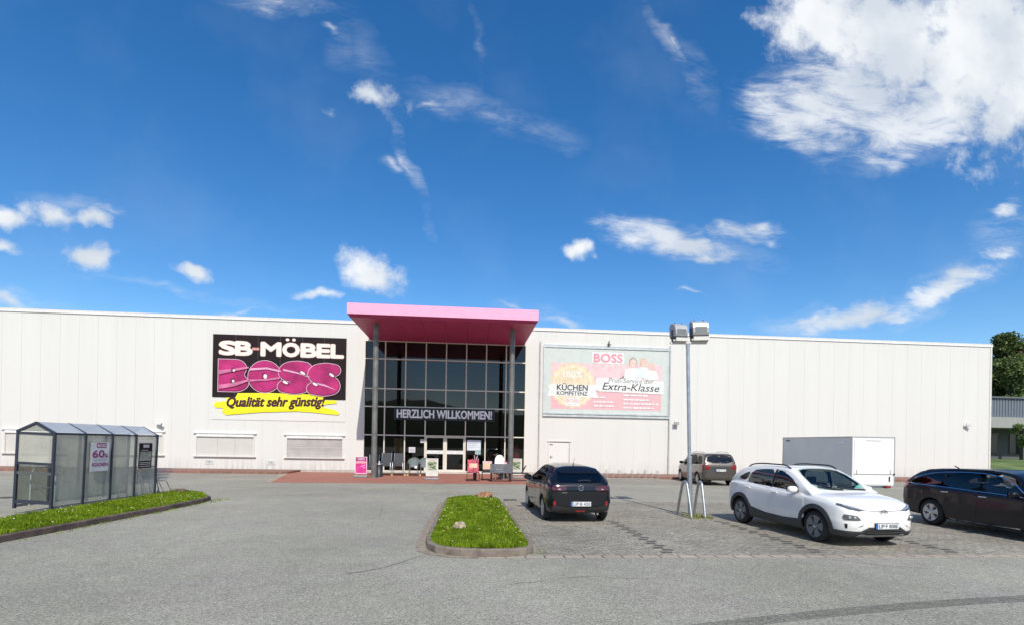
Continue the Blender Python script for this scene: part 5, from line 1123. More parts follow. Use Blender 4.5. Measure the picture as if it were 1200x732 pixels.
c.sides('window_glass', [(-.16, .96), (-.15, 1.315), (-.6, 1.31), (-.95, 1.26), (-1.22, 1.12), (-1.05, 1.0)], CGLASS, .008, 1, parents=Rr)
c.ribbon('window_trim', [(-1.25, 1.13), (-1.0, 1.275), (-.6, 1.335), (0, 1.335), (.4, 1.21)], 'L', .012, CHROME, .012); c.ribbon('window_trim', [(-1.25, 1.13), (-1.0, 1.275), (-.6, 1.335), (0, 1.335), (.4, 1.21)], 'R', .012, CHROME, .012)
c.panel('windscreen', [(-.62, 1.0), (-.5, 1.34), (.5, 1.34), (.62, 1.0)], 'F', CGLASS, .006)
c.mirror(.70, .98, BP_); c.plate('B', .485, 'LIP·B 420')
b = B(); b.cyl((0, -1.12, 1.40), (0, -1.16, 1.46), .014, BLACK, 8); b.cyl((0, -1.16, 1.45), (.0, -1.28, 1.60), .004, BLACK, 6); b.obj('aerial', c.root)
b = B(); b.cyl((.45, -1.86, .24), (.45, -1.95, .235), .03, CHROME, 12); b.obj('exhaust', c.root)
for sx_ in (-1, 1): c.panel('headlight', [(sx_*.42, .66), (sx_*.68, .70), (sx_*.66, .62)], 'F', LAMPC, .01, smooth=0)

# dark estate
NP = paint('dark_estate_paint', (.006, .007, .014), rough=.28); NP.node_tree.nodes['Principled BSDF'].inputs['Coat Weight'].default_value = .35
wag = Car('parked_car', 'long black estate car cut off by the right edge of the picture', (13.02, 11.18, 0), PI-.01, dict(
    paint=NP, wb=2.74, hw=.925, rw=.335, ra=.385, tum=.44, zm=.5, spokes=5, spw=.13, blade=True, rimmat=SILV, rim=.225, cab=(-1.9, 1.02), floor=.79, seats=(.12, -.85), wins=[('F', [(-.58, 1.14), (-.5, 1.35), (.5, 1.35), (.58, 1.14)], -2.6, -1.5), ('F', [(-.64, 1.09), (-.53, 1.42), (.53, 1.42), (.64, 1.09)], .2, 1.6), ('S', [(.92, .96), (.55, 1.22), (.2, 1.345), (-.07, 1.385), (-.10, .995)], -1.2, 1.2), ('S', [(-.16, 1.0), (-.14, 1.385), (-.7, 1.385), (-1.02, 1.37), (-1.10, 1.02)], -1.2, 1.2), ('S', [(-1.16, 1.04), (-1.12, 1.355), (-1.5, 1.31), (-1.93, 1.17), (-2.02, 1.09), (-1.9, 1.06)], -1.2, 1.2)],
    T=[(-2.45, .74), (-2.44, .88), (-2.40, 1.02), (-2.28, 1.14), (-2.10, 1.30), (-1.92, 1.405), (-1.6, 1.46), (-.8, 1.51), (0, 1.515), (.4, 1.47), (.8, 1.32), (1.2, 1.12), (1.35, 1.05), (1.8, .97), (2.2, .86), (2.4, .72), (2.46, .6)],
    W=[(-2.45, .60), (-2.42, .72), (-2.34, .80), (-2.15, .86), (-1.4, .915), (0, .905), (1.4, .92), (1.9, .88), (2.2, .79), (2.38, .65), (2.46, .5)],
    Bt=[(-2.45, .45), (-2.38, .32), (-2.1, .24), (0, .18), (2, .2), (2.35, .26), (2.46, .42)],
    S=[(-2.45, .98), (-1.8, 1.03), (-1.0, .99), (0, .955), (1.3, .91), (2.0, .83), (2.46, .58)]))
c = wag
F, Rr = doors(c, [(1.08, .42), (1.06, .87), (.95, .925), (-.10, .985), (-.15, .40), (0, .32), (1.0, .32)], [(-.165, .32), (-.115, .985), (-1.1, 1.025), (-1.22, .95), (-1.05, .70), (-.90, .50), (-.86, .32)], NP, ((.02, .875), (-.96, .905)), CHROME)
c.sides('window_glass', [(.92, .96), (.55, 1.22), (.2, 1.345), (-.07, 1.385), (-.10, .995)], CGLASS, .008, 1, parents=F)
c.sides('window_glass', [(-.16, 1.0), (-.14, 1.385), (-.7, 1.385), (-1.02, 1.37), (-1.10, 1.02)], CGLASS, .008, 1, parents=Rr)
c.sides('quarter_window', [(-1.16, 1.035), (-1.10, 1.365), (-1.5, 1.32), (-1.95, 1.18), (-2.1, 1.075), (-1.9, 1.05)], CGLASS, .008, 1)
for k, ax in enumerate('LR'):
    b = c.ribbon('x', [(1.0, .935), (.4, .965), (-.3, .99), (-1.1, 1.02), (-1.9, 1.04), (-2.15, 1.07)], ax, .016, CHROME, .013, build=False)
    b = c.ribbon('x', [(-2.15, 1.07), (-1.97, 1.20), (-1.5, 1.345), (-.9, 1.405), (-.2, 1.41), (.25, 1.355), (.6, 1.225), (1.0, .94)], ax, .016, CHROME, .013, b=b, build=False); b.obj('window_trim', c.root)
    c.panel('tail_light', [(-2.38, .90), (-2.40, 1.0), (-2.28, 1.10), (-2.12, 1.06), (-2.16, .96), (-2.25, .89)], ax, TAIL, .014, smooth=1, step=.04)
    c.ribbon('roof_rail', [(-1.75, 1.44), (-.8, 1.475), (0, 1.475)], ax, .02, NP, .02)
    c.ribbon('sill_trim', [(-.85, .25), (0, .235), (.85, .25)], ax, .02, CHROME, .012)
c.panel('rear_window', [(-.6, 1.12), (-.5, 1.36), (.5, 1.36), (.6, 1.12)], 'B', CGLASS, .006)
c.panel('windscreen', [(-.66, 1.08), (-.54, 1.44), (.54, 1.44), (.66, 1.08)], 'F', CGLASS, .006)
for sx_ in (-1, 1): c.panel('headlight', [(sx_*.4, .72), (sx_*.72, .80), (sx_*.7, .66)], 'F', LAMPC, .01, smooth=0)
c.mirror(.80, 1.0, NP); c.plate('F', .42, 'LIP·K 12')
b = B(); b.cyl((0, -1.45, 1.47), (0, -1.6, 1.54), .015, NP, 8); b.obj('aerial', c.root)

# grey-brown people carrier
TP = paint('grey_van_paint', (.105, .092, .080), .5, .32)
tou = Car('parked_car', 'grey brown people carrier parked close to the white hall wall', (12.83, 27.0, 0), -.09, dict(
    paint=TP, wb=2.68, hw=.90, rw=.32, ra=.365, tum=.30, zm=.5, spokes=5, spw=.12, rimmat=SILV, rim=.2, cab=(-1.95, 1.2), floor=.80, seats=(.1, -.8), wins=[('F', [(-.66, 1.15), (-.56, 1.52), (.56, 1.52), (.66, 1.15)], -2.4, -1.6), ('F', [(-.64, 1.11), (-.55, 1.54), (.55, 1.54), (.64, 1.11)], .1, 1.7), ('S', [(.95, 1.02), (.5, 1.37), (.2, 1.49), (-.08, 1.53), (-.10, 1.03)], -1.2, 1.2), ('S', [(-.16, 1.04), (-.14, 1.53), (-1.0, 1.52), (-1.05, 1.07)], -1.2, 1.2), ('S', [(-1.12, 1.08), (-1.09, 1.51), (-1.6, 1.47), (-1.80, 1.2), (-1.78, 1.11)], -1.2, 1.2)],
    T=[(-2.18, .80), (-2.175, .98), (-2.14, 1.08), (-2.05, 1.28), (-1.93, 1.5), (-1.80, 1.60), (-1.4, 1.64), (-.5, 1.66), (.1, 1.63), (.5, 1.52), (1.0, 1.26), (1.35, 1.07), (1.7, .98), (2.05, .85), (2.2, .7), (2.24, .6)],
    W=[(-2.18, .68), (-2.16, .76), (-2.08, .83), (-1.9, .87), (-1.3, .89), (0, .89), (1.4, .89), (1.8, .85), (2.05, .75), (2.2, .6), (2.24, .45)],
    Bt=[(-2.18, .42), (-2.14, .32), (-1.9, .25), (0, .18), (1.8, .2), (2.15, .26), (2.24, .42)],
    S=[(-2.18, 1.05), (-1.8, 1.07), (-1.0, 1.04), (0, 1.0), (1.3, .95), (1.9, .84), (2.24, .58)]))
c = tou
tg = c.panel('tailgate', [(-.60, .56), (-.70, .74), (-.70, 1.02), (-.70, 1.10), (.70, 1.10), (.70, 1.02), (.70, .74), (.60, .56)], 'B', TP, .005, smooth=0)
c.panel('rear_window', [(-.70, 1.13), (-.58, 1.53), (.58, 1.53), (.70, 1.13)], 'B', CGLASS, .010, parent=tg, smooth=1)
c.panel('bumper', [(-.76, .36), (-.76, .60), (-.4, .62), (.4, .62), (.76, .60), (.76, .36), (.5, .31), (-.5, .31)], 'B', TP, .03, smooth=1)
F, Rr = doors(c, [(1.05, .42), (1.0, .93), (.9, .97), (-.10, 1.01), (-.12, .40), (0, .32), (.95, .32)], [(-.135, .32), (-.115, 1.01), (-1.1, 1.05), (-1.2, .95), (-1.02, .66), (-.88, .48), (-.84, .32)], TP, ((.02, .9), (-.96, .93)))
c.sides('window_glass', [(.95, 1.02), (.5, 1.37), (.2, 1.49), (-.08, 1.53), (-.10, 1.03)], CGLASS, .008, 1, parents=F)
c.sides('window_glass', [(-.16, 1.04), (-.14, 1.53), (-1.0, 1.52), (-1.05, 1.07)], CGLASS, .008, 1, parents=Rr)
c.sides('quarter_window', [(-1.12, 1.08), (-1.09, 1.51), (-1.6, 1.47), (-1.82, 1.2), (-1.78, 1.11)], CGLASS, .008, 1)
for k, ax in enumerate('LR'):
    sx_ = (-1, 1)[k]
    c.panel('tail_light', [(sx_*.56, .82), (sx_*.57, 1.04), (sx_*.74, 1.08), (sx_*.76, .82)], 'B', TAIL, .014, smooth=0, step=.05)
    c.panel('tail_side', [(-2.12, .82), (-2.10, 1.06), (-1.97, 1.09), (-2.0, .82)], ax, TAIL, .012, smooth=0, step=.05)
    b = B(); b.tube([(sx_*.62, -1.6, 1.60), (sx_*.62, -1.5, 1.675), (sx_*.62, -.6, 1.70), (sx_*.62, .0, 1.665), (sx_*.62, .1, 1.6)], .016, ALU, 6); b.obj('roof_rail', c.root)
    c.panel('headlight', [(sx_*.4, .72), (sx_*.7, .82), (sx_*.68, .66)], 'F', LAMPC, .01, smooth=0)
c.panel('windscreen', [(-.66, 1.10), (-.56, 1.56), (.56, 1.56), (.66, 1.10)], 'F', CGLASS, .006)
c.mirror(.95, 1.08, TP); c.plate('B', .78, 'LIP·T 51')
b = B(); b.cyl((0, -2.19, 1.05), (0, -2.205, 1.05), .05, CHROME, 16); b.obj('emblem', tg)

# ------------------------------------------------------------------ box trailer
tr = thing('box_trailer', 'white box trailer parked behind the white crossover', 'trailer', (15.15, 19.2, 0), R(1.5))
TW = M('trailer_white', (.80, .79, .76), .4, var=.03, scale=1.5)
b = B(); b.box((0, 0, .52), (1.86, 4.3, 2.42), TW); b.obj('box_body', tr)
b = B(); 
for x_ in (-.012, 1.832):
    for y_ in (-.012, 4.272): b.box((x_, y_, .50), (x_+.04, y_+.04, 2.46), ALU)
b.box((-.012, .03, 2.421), (.03, 4.27, 2.455), M('trim_grey', (.4, .41, .42), .4, .3)); b.box((1.83, .03, 2.421), (1.872, 4.27, 2.455), ALU); b.box((.03, -.012, 2.421), (1.83, .03, 2.455), ALU); b.box((-.012, .03, .50), (.02, 4.27, .56), ALU); b.obj('edge_trim', tr)
b = B(); b.box((.10, -.02, .98), (1.76, -.003, 2.34), TW); d = b.obj('rear_door', tr)
b = B(); b.box((.10, -.03, .95), (1.76, -.004, .975), M('trim_grey', (.4, .41, .42), .4, .3)); b.box((.6, -.03, 2.29), (1.25, -.021, 2.31), M('trim_grey', (.4, .41, .42), .4, .3)); b.cyl((.2, -.035, .98), (.2, -.035, 1.15), .012, ALU, 6); b.cyl((1.66, -.035, .98), (1.66, -.035, 1.15), .012, ALU, 6); b.obj('door_rail', d)
b = B(); b.box((.10, -.02, .56), (1.76, -.003, .945), TW); b.obj('tail_ramp', tr)
b = B(); b.box((1.60, -.05, .68), (1.64, -.021, .88), BLACK); b.box((1.80, -.045, .95), (1.86, -.013, 1.0), BLACK); b.obj('latch', tr)
b = B(); b.box((-.03, .35, 2.24), (-.001, .6, 2.30), WHITE); b.add([(-.001, .3, 2.23), (-.06, .32, 2.20), (-.06, .62, 2.20), (-.001, .64, 2.23)], [(0, 1, 2, 3)], WHITE); b.obj('vent', tr)
b = B(); b.box((-.008, 3.8, 2.27), (-.001, 4.05, 2.33), BLACK); b.obj('label_plate', tr)
b = B(); b.box((.1, .1, .40), (1.76, 4.2, .519), GALV); b.box((.85, 4.2, .42), (1.0, 5.6, .50), GALV); b.obj('chassis', tr)
for x_ in (.02, 1.66):
    for y_ in (1.75, 2.45):
        b = B(); b.lathe([(.16, -.085), (.27, -.09), (.30, -.06), (.30, .06), (.27, .09), (.16, .085)], RUBBER, None, 24, 'X'); b.lathe([(.17, .07), (.1, .04), (0, .06)], WHITE, None, 16, 'X'); b.lathe([(.17, -.07), (.1, -.04), (0, -.06)], WHITE, None, 16, 'X')
        o = b.obj('wheel', tr); o.location = (x_+.09, y_, .30)
for x_ in (.15, 1.5):
    b = B(); b.box((x_, -.03, .42), (x_+.2, .09, .50), TAIL); b.obj('tail_light', tr)
# ------------------------------------------------------------------ floodlight post
fp = thing('floodlight_post', 'galvanised steel post with two square floodlights on a crossbar at the parking bays', 'lamp post', (6.24, 13.95, 0)); fp.rotation_euler = (0, R(-1.9), 0)
b = B(); b.cyl((0, 0, -.02), (0, 0, 1.6), .062, GALV, 16); b.cyl((0, 0, 1.6), (0, 0, 1.68), .066, GALV, 16); b.cyl((0, 0, 1.68), (0, 0, 4.75), .048, GALV, 16); b.obj('pole', fp)
b = B(); b.box((-.50, -.03, 4.80), (.55, .03, 4.86), FRAMEW); b.cyl((0, 0, 4.7), (0, 0, 4.82), .055, GALV, 12); b.obj('crossbar', fp)
HG = M('floodlight_grey', (.42, .42, .42), .45, .2, var=.06, scale=6)
for (x_, z_, yaw_, sc_) in ((-.26, 4.90, 10, .95), (.33, 4.92, -6, 1.08)):
    T = Matrix.Translation((x_, 0, z_)) @ Matrix.Rotation(R(yaw_), 4, 'Z') @ Matrix.Scale(sc_, 4)
    b = B(); prof = [(-.14, .10), (-.17, .16), (-.17, .28), (-.13, .40), (-.03, .47), (.10, .48), (.16, .42), (.16, .12), (.10, .08)]
    n = len(prof); vs = [(-.20, y, z) for y, z in prof]+[(.20, y, z) for y, z in prof]
    b.add(vs, [[i, (i+1) % n, (i+1) % n+n, i+n] for i in range(n)]+[list(range(n))[::-1], list(range(n, 2*n))], HG, False, T)
    for k in range(7): z0 = .17+.02*k; b.box((-.15, -.178, z0), (.15, -.165, z0+.009), M('louvre_grey', (.27, .28, .28), .5), T)
    h = b.obj('floodlight', fp)
    b = B(); b.box((-.20, -.16, .055), (.20, .12, .095), DARKG, T); b.box((-.20, -.20, -.045), (.20, -.17, .05), FRAMEW, T); b.box((-.20, -.17, -.045), (.20, .12, -.02), FRAMEW, T)
    for sx_ in (-.215, .20): b.box((sx_, -.04, -.06), (sx_+.015, .04, .30), DARKG, T)
    for sx_ in (-.12, .12): b.cyl(T @ Vector((sx_, 0, .47)), T @ Vector((sx_, 0, .50)), .02, DARKG, 8)
    b.obj('mounting_bracket', h)
for (x_, lab, yr) in ((6.02, 'left galvanised hoop guard beside the floodlight post', 4), (6.46, 'right galvanised hoop guard beside the floodlight post', -4)):
    b = B(); P = [(0, -.42, -.02), (0, -.33, .3), (0, -.20, .7)]+[(0, -.15*math.cos(a), .82+.15*math.sin(a)) for a in np.linspace(0, PI, 9)]+[(0, .20, .7), (0, .33, .3), (0, .42, -.02)]
    b.tube(P, .037, GALV, 10); o = b.obj('hoop_guard'); o.location = (x_, 13.85, 0); o.rotation_euler = (0, 0, R(yr)); tag(o, lab, 'guard', 'hoop guards at the floodlight post')

# ------------------------------------------------------------------ cart shelter
sh = thing('cart_shelter', 'dark framed shopping cart shelter with gabled roof and clear cloudy panels', 'shelter', (-10.24, 13.72, .10), R(1.2)); sh.rotation_euler = (0, R(2.2), R(-4.7))
SW, SL, NBY, SH, SA = .90, 3.72, 4, 1.90, 2.14
pz = .028
for i in range(NBY+1):
    y_ = SL*i/NBY
    for x_ in (0, -SW):
        b = B(); b.box((x_-pz, y_-pz, 0), (x_+pz, y_+pz, SH), DKMET); b.obj('post', sh)
    b = B()
    for (xa, xb) in ((pz, -SW/2), (-SW-pz, -SW/2)):
        d = Vector((xb-xa, 0, SA-SH)); T = Matrix.Translation((xa, y_, SH)) @ Matrix.Rotation(-math.atan2(SA-SH, xb-xa), 4, 'Y')
        b.box((0, -pz, -.02), (d.length, pz, .035), DKMET, T)
    b.obj('rafter', sh)
for i in range(NBY):
    y0, y1 = SL*i/NBY+pz, SL*(i+1)/NBY-pz
    for x_ in (0, -SW):
        b = B(); b.box((x_-.004, y0, .10), (x_+.004, y1, SH-.03), ACRY); b.obj('side_panel', sh)
    for xa in (0, -SW):
        b = B(); b.add([(xa, y0, SH+.02), (xa, y1, SH+.02), (-SW/2, y1, SA+.025), (-SW/2, y0, SA+.025)], [(0, 1, 2, 3)], ROOFP); b.obj('roof_panel', sh)
b = B()
for x_ in (0, -SW): b.box((x_-.02, pz, .03), (x_+.02, SL-pz, .09), M('base_rail', (.25, .26, .27), .5, .3)); b.box((x_-.018, pz, SH-.03), (x_+.018, SL-pz, SH), DKMET)
b.obj('base_rail', sh)
for (za, zb_, mm_) in ((SH-.05, SH-.002, DKMET), (1.10, 1.16, DKMET), (.86, .92, M('mid_rail', (.09, .095, .10), .7)), (.13, .22, DKMET)):
    b = B(); b.box((-SW+pz, -.02, za), (-pz, .02, zb_), mm_); b.obj('end_rail', sh)
b = B(); b.box((-SW+pz, -.003, 1.161), (-pz, .003, SH-.051), ACRY); b.box((-SW+pz, -.003, .22), (-pz, .003, 1.099), POLY); b.add([(-SW+.05, 0, SH), (-.05, 0, SH), (-SW/2, 0, SA-.04)], [(0, 1, 2)], ACRY); b.obj('end_panel', sh)
b = B()
for x_ in (-.14, -SW+.14):
    b.tube([(x_, .25, 0), (x_, .25, .85), (x_, .33, .98), (x_, .5, 1.0), (x_, 1.1, 1.0), (x_, 1.22, .9), (x_, 1.25, .0)], .02, M('white_tube', (.6, .61, .6), .4, .2), 8); b.tube([(x_, .25, .45), (x_, 1.25, .45)], .016, M('white_tube', (.6, .61, .6), .4, .2), 8)
b.obj('cart_guide_rail', sh)
def rposter(y0, y1, z0, z1, dark, label):
    b = B(); w = y1-y0
    fm = M('poster_frame', (.45, .46, .48), .4, .4); b.box((0, -.02, 0), (w, .0, z1-z0), fm); b.box((.02, -.024, .02), (w-.02, -.0205, z1-z0-.02), BLK if dark else M('poster_white', (.66, .64, .68), .5)); h = z1-z0
    if not dark:
        rc = M('poster_purple', (.32, .03, .16), .5); rect(b, w*.28, h*.80, w*.80, h*.96, rc, -.026); text(b, 'BOSS', w*.33, h*.83, w*.42, h*.09, WHITE, -.028, bold=.04)
        text(b, '60', w*.08, h*.48, w*.62, h*.24, rc, -.026, bold=.05); text(b, '%', w*.72, h*.48, w*.18, h*.12, rc, -.026, bold=.04); rect(b, w*.15, h*.38, w*.85, h*.41, M('poster_grey', (.4, .35, .42), .5), -.026)
        text(b, 'KÜCHEN', w*.08, h*.19, w*.84, h*.14, rc, -.026, bold=.04)
    else:
        gm = M('poster_grey2', (.25, .26, .22), .5, var=.4, scale=9); rect(b, w*.08, h*.3, w*.92, h*.66, gm, -.026); rect(b, w*.3, h*.80, w*.75, h*.93, M('poster_grey3', (.3, .27, .3), .5), -.026); text(b, 'BOSS', w*.34, h*.825, w*.36, h*.08, WHITE, -.028, bold=.04)
        for q in (.08, .16, .22): rect(b, w*.1, h*q, w*.9, h*(q+.025), M('poster_grey4', (.5, .45, .48), .5), -.026)
        rect(b, w*.2, h*.70, w*.7, h*.72, M('poster_grey4', (.5, .45, .48), .5), -.026)
    o = b.obj('poster'); o.matrix_world = Matrix.Translation((-10.20, y0, z0)) @ Matrix.Rotation(R(85.3), 4, 'Z') @ Matrix.Rotation(R(2.2), 4, 'Y' if False else 'X'); o.location.x = -10.205+(y0-13.72)*.082+.038*(z0-.1); return tag(o, label, 'poster')
rposter(14.78, 15.42, .98, 1.80, False, 'white poster with purple 60 percent lettering on the side of the cart shelter')
rposter(16.55, 17.15, .98, 1.78, True, 'dark poster on the last side panel of the cart shelter')
def cart(loc, label, src=[]):
    if src: o = copy_tree(src[0]); o.location = loc; o['label'] = label; return o
    t_ = thing('shopping_cart', label, 'cart', loc, 0, 'shopping carts in the shelter'); WIRE = M('cart_wire', (.42, .44, .48), .35, .7); b = B()
    def ring(y0, y1, x, z): return [(-x, y0, z), (x, y0, z), (x, y1, z), (-x, y1, z)]
    for k, z in enumerate((.50, .60, .70, .80, .90)): f = k/4; b.tube(ring(.05-.08*f*0, .55+.25*f, .17+.05*f, z), .006, WIRE, 5, True)
    for k in range(9):
        f = k/8
        for sx_ in (-1, 1): b.tube([(sx_*.17, .05+.5*f, .5), (sx_*.22, .05+.75*f, .9)], .004, WIRE, 4)
    for k in range(6): x_ = -.17+.068*k; b.tube([(x_, .05, .9), (x_, .05, .5), (x_, .55, .5), (x_*1.25, .8, .9)], .004, WIRE, 4)
    b.obj('basket', t_)
    b = B()
    for sx_ in (-1, 1): b.tube([(sx_*.25, -.08, 1.0), (sx_*.22, .0, .6), (sx_*.25, .05, .14), (sx_*.2, .75, .14), (sx_*.17, .55, .48)], .013, WIRE, 6)
    b.obj('frame', t_)
    b = B(); b.cyl((-.26, -.09, 1.0), (.26, -.09, 1.0), .02, BLACK, 8); b.obj('handle', t_)
    for sx_ in (-1, 1):
        for y_ in (.05, .72): b = B(); b.cyl((sx_*.21-.015, y_, .065), (sx_*.21+.015, y_, .065), .062, BLACK, 12); b.obj('wheel', t_)
    src.append(t_); return t_
for k in range(4): cart((-10.42+.04*k, 16.75+.36*k, 0), ['shopping cart at the front of the nested row inside the shelter', 'second shopping cart of the nested row inside the shelter', 'third shopping cart of the nested row at the shelter end', 'last shopping cart sticking out of the far end of the shelter'][k])
for o in bpy.data.objects:
    if o.get('category') == 'cart': o.rotation_euler = (0, 0, R(-4.7))

# ------------------------------------------------------------------ things on the forecourt
def stand(loc, kind, label, w=.62, h=1.05, rz=0):
    t_ = thing('poster_stand', label, 'poster stand', loc, rz, 'poster stands on the forecourt')
    b = B(); b.box((-w/2-.05, -.22, 0), (w/2+.05, .22, .09), M('stand_base', (.20, .20, .21), .6), bev=.02); b.box((-w/2-.05, -.2, .09), (w/2+.05, -.1, .11), M('stand_grey', (.4, .4, .41), .5)); b.cyl((-w*.3, 0, .09), (-w*.3, 0, .22), .02, ALU, 8); b.cyl((w*.3, 0, .09), (w*.3, 0, .22), .02, ALU, 8); b.obj('base', t_)
    b = B(); fr = .035; z0, z1 = .2, h+.05; fm = M('stand_frame_pink', (.75, .55, .66), .4) if kind == 'pink' else M('stand_frame_pale', (.66, .66, .62), .4)
    b.box((-w/2, -.03, z0), (-w/2+fr, .03, z1), fm); b.box((w/2-fr, -.03, z0), (w/2, .03, z1), fm); b.box((-w/2+fr, -.03, z1-fr), (w/2-fr, .03, z1), fm); b.box((-w/2+fr, -.03, z0), (w/2-fr, .03, z0+fr), fm); b.obj('frame', t_)
    b = B(); x0, x1, y0, y1 = -w/2+fr, w/2-fr, z0+fr, z1-fr; H = y1-y0; Wd = x1-x0
    if kind == 'pink':
        b.box((x0, -.02, y0), (x1, .02, y1), M('ps_magenta', (.62, .04, .25), .45, var=.25, scale=4)); rect(b, x0, y0+H*.78, x1, y1, M('ps_wine', (.34, .03, .14), .5), -.022); rect(b, x0+Wd*.18, y0+H*.83, x0+Wd*.82, y0+H*.95, M('ps_pale', (.72, .55, .66), .5), -.024); text(b, 'BOSS', x0+Wd*.24, y0+H*.855, Wd*.52, H*.07, M('ps_wine', (.34, .03, .14), .5), -.026, bold=.05)
        rect(b, x0, y0+H*.62, x1, y0+H*.70, M('ps_peach', (.75, .40, .36), .5), -.022); rect(b, x0+Wd*.1, y0+H*.72, x0+Wd*.9, y0+H*.75, M('ps_pale', (.72, .55, .66), .5), -.022)
        stroke(b, [(x0+Wd*.5, y0+H*.42), (x0+Wd*.7, y0+H*.48), (x0+Wd*.85, y0+H*.52)], .03, M('ps_pale', (.72, .55, .66), .5), -.023); stroke(b, [(x0+Wd*.72, y0+H*.34), (x0+Wd*.84, y0+H*.38)], .03, M('ps_pale', (.72, .55, .66), .5), -.023)
    else:
        b.box((x0, -.02, y0), (x1, .02, y1), M('ps_cream', (.60, .62, .52), .5)); rect(b, x0+Wd*.1, y0+H*.30, x1-Wd*.08, y0+H*.84, M('ps_picture', (.42, .45, .34), .5), -.022)
        r_ = random.Random(3)
        for k in range(26):
            cx_, cz_ = r_.uniform(x0+Wd*.18, x1-Wd*.14), r_.uniform(y0+H*.36, y0+H*.80); a = r_.uniform(-.5, .5); m_ = M('ps_leaf', (.13, .20, .07), .5) if k % 3 else M('ps_leaf_dark', (.04, .05, .035), .5)
            flat(b, [(cx_+p*math.cos(a)-q*math.sin(a), cz_+p*math.sin(a)+q*math.cos(a)) for p, q in ell(0, 0, .075, .022, 10)], m_, -.0225-.0002*k)
        rect(b, x0+Wd*.25, y0+H*.88, x1-Wd*.25, y0+H*.95, M('ps_rose', (.62, .35, .36), .5), -.022); rect(b, x0+Wd*.08, y0+H*.06, x1-Wd*.08, y0+H*.22, M('ps_pale2', (.66, .62, .58), .5), -.022)
    b.obj('poster', t_)
stand((-5.58, 27.95, .014), 'pink', 'pink poster stand left of the left canopy column')
stand((-1.78, 26.75, .014), 'green', 'cream poster stand with green leaf picture standing in front of the doors')
stand((2.72, 28.6, .014), 'green', 'poster stand with green plant picture right of the right canopy column', w=.66)
FAB = M('charcoal_fabric', (.055, .057, .065), .8, var=.15, scale=10); WICK = M('grey_wicker', (.16, .19, .185), .7, var=.3, scale=30, bump=.8, bscale=120); TIMB = M('pallet_wood', (.55, .36, .19), .8, var=.25, scale=6)
def pallet(loc, w, label):
    b = B()
    for x_ in np.linspace(0, w-.1, 3): b.box((x_, 0, 0), (x_+.1, .8, .10), TIMB)
    for y_ in (0, .23, .46, .69): b.box((0, y_, .102), (w, y_+.10, .122), M('pallet_deck', (.16, .10, .07), .85, var=.3))
    o = b.obj('pallet'); o.location = loc; return tag(o, label, 'pallet', 'pallets under the display chairs')
pallet((-5.0, 29.7, .014), 1.55, 'wooden pallet under the two high backed charcoal chairs'); pallet((-3.4, 29.75, .014), 1.5, 'wooden pallet under the two round backed wicker chairs')
def high_chair(loc, label, src=[]):
    if src: o = copy_tree(src[0]); o.location = loc; o['label'] = label; return o
    t_ = thing('garden_chair', label, 'chair', loc, 0, 'high backed charcoal garden chairs'); b = B()
    T = Matrix.Translation((0, .25, .42)) @ Matrix.Rotation(R(-14), 4, 'X'); b.box((-.25, -.02, 0), (.25, .03, .74), FAB, T, bev=.012); b.obj('backrest', t_)
    b = B(); b.box((-.25, -.25, .40), (.25, .26, .44), FAB, bev=.012); b.obj('seat', t_)
    for sx_ in (-1, 1):
        b = B(); b.tube([(sx_*.29, -.24, 0), (sx_*.29, -.26, .62), (sx_*.29, -.1, .66), (sx_*.28, .36, .64)], .018, ALU, 6); b.tube([(sx_*.29, .36, 0), (sx_*.28, .24, .42), (sx_*.27, .43, 1.14)], .014, ALU, 6); b.box((sx_*.29-.03, -.26, .66), (sx_*.29+.03, .22, .68), FAB, bev=.006); b.obj('side_frame', t_)
    src.append(t_); return t_
high_chair((-4.62, 30.05, .138), 'high backed charcoal garden chair on the pallet just right of the left column'); high_chair((-3.92, 30.05, .138), 'high backed charcoal garden chair between its twin and the wicker chairs'); high_chair((-5.35, 30.15, .014), 'high backed charcoal garden chair half hidden behind the left column')
def wick_chair(loc, label, src=[]):
    if src: o = copy_tree(src[0]); o.location = loc; o['label'] = label; return o
    t_ = thing('wicker_chair', label, 'chair', loc, 0, 'round backed wicker chairs'); b = B(); n = 18; vs = []
    for i in range(n+1):
        a = -.25+(PI+.5)*i/n
        for z, r in ((.40, .25), (.55, .28), (.70-.04*abs(i-n/2)/(n/2), .31), (.60+.28*math.sin(max(0, min(PI, a)))**.8, .33)): vs.append((r*math.cos(a), r*math.sin(a)*.95, z))
    b.add(vs, [[i*4+j, (i+1)*4+j, (i+1)*4+j+1, i*4+j+1] for i in range(n) for j in range(3)], WICK, True)
    rim = [Vector(vs[i*4+3]) for i in range(n+1)]; b.tube(rim, .022, WICK, 6); b.obj('backrest', t_)
    b = B(); b.prism(ell(0, 0, .27, .26, 20), .36, .41, WICK); b.obj('seat', t_)
    b = B(); b.prism(ell(0, 0, .24, .22, 20), .411, .45, M('grey_cushion', (.30, .31, .32), .9)); b.obj('cushion', t_)
    for sx_ in (-1, 1):
        for sy_ in (-1, 1): b = B(); b.tube([(sx_*.2, sy_*.18, .37), (sx_*.25, sy_*.24, 0)], .018, WICK, 6); b.obj('leg', t_)
    b = B(); b.box((.08, -.31, .30), (.22, -.295, .44), WHITE); b.obj('price_tag', t_)
    src.append(t_); return t_
wick_chair((-3.05, 30.15, .138), 'round backed grey wicker chair next to the high backed chairs'); wick_chair((-2.42, 30.15, .138), 'round backed grey wicker chair nearest the entrance doors')
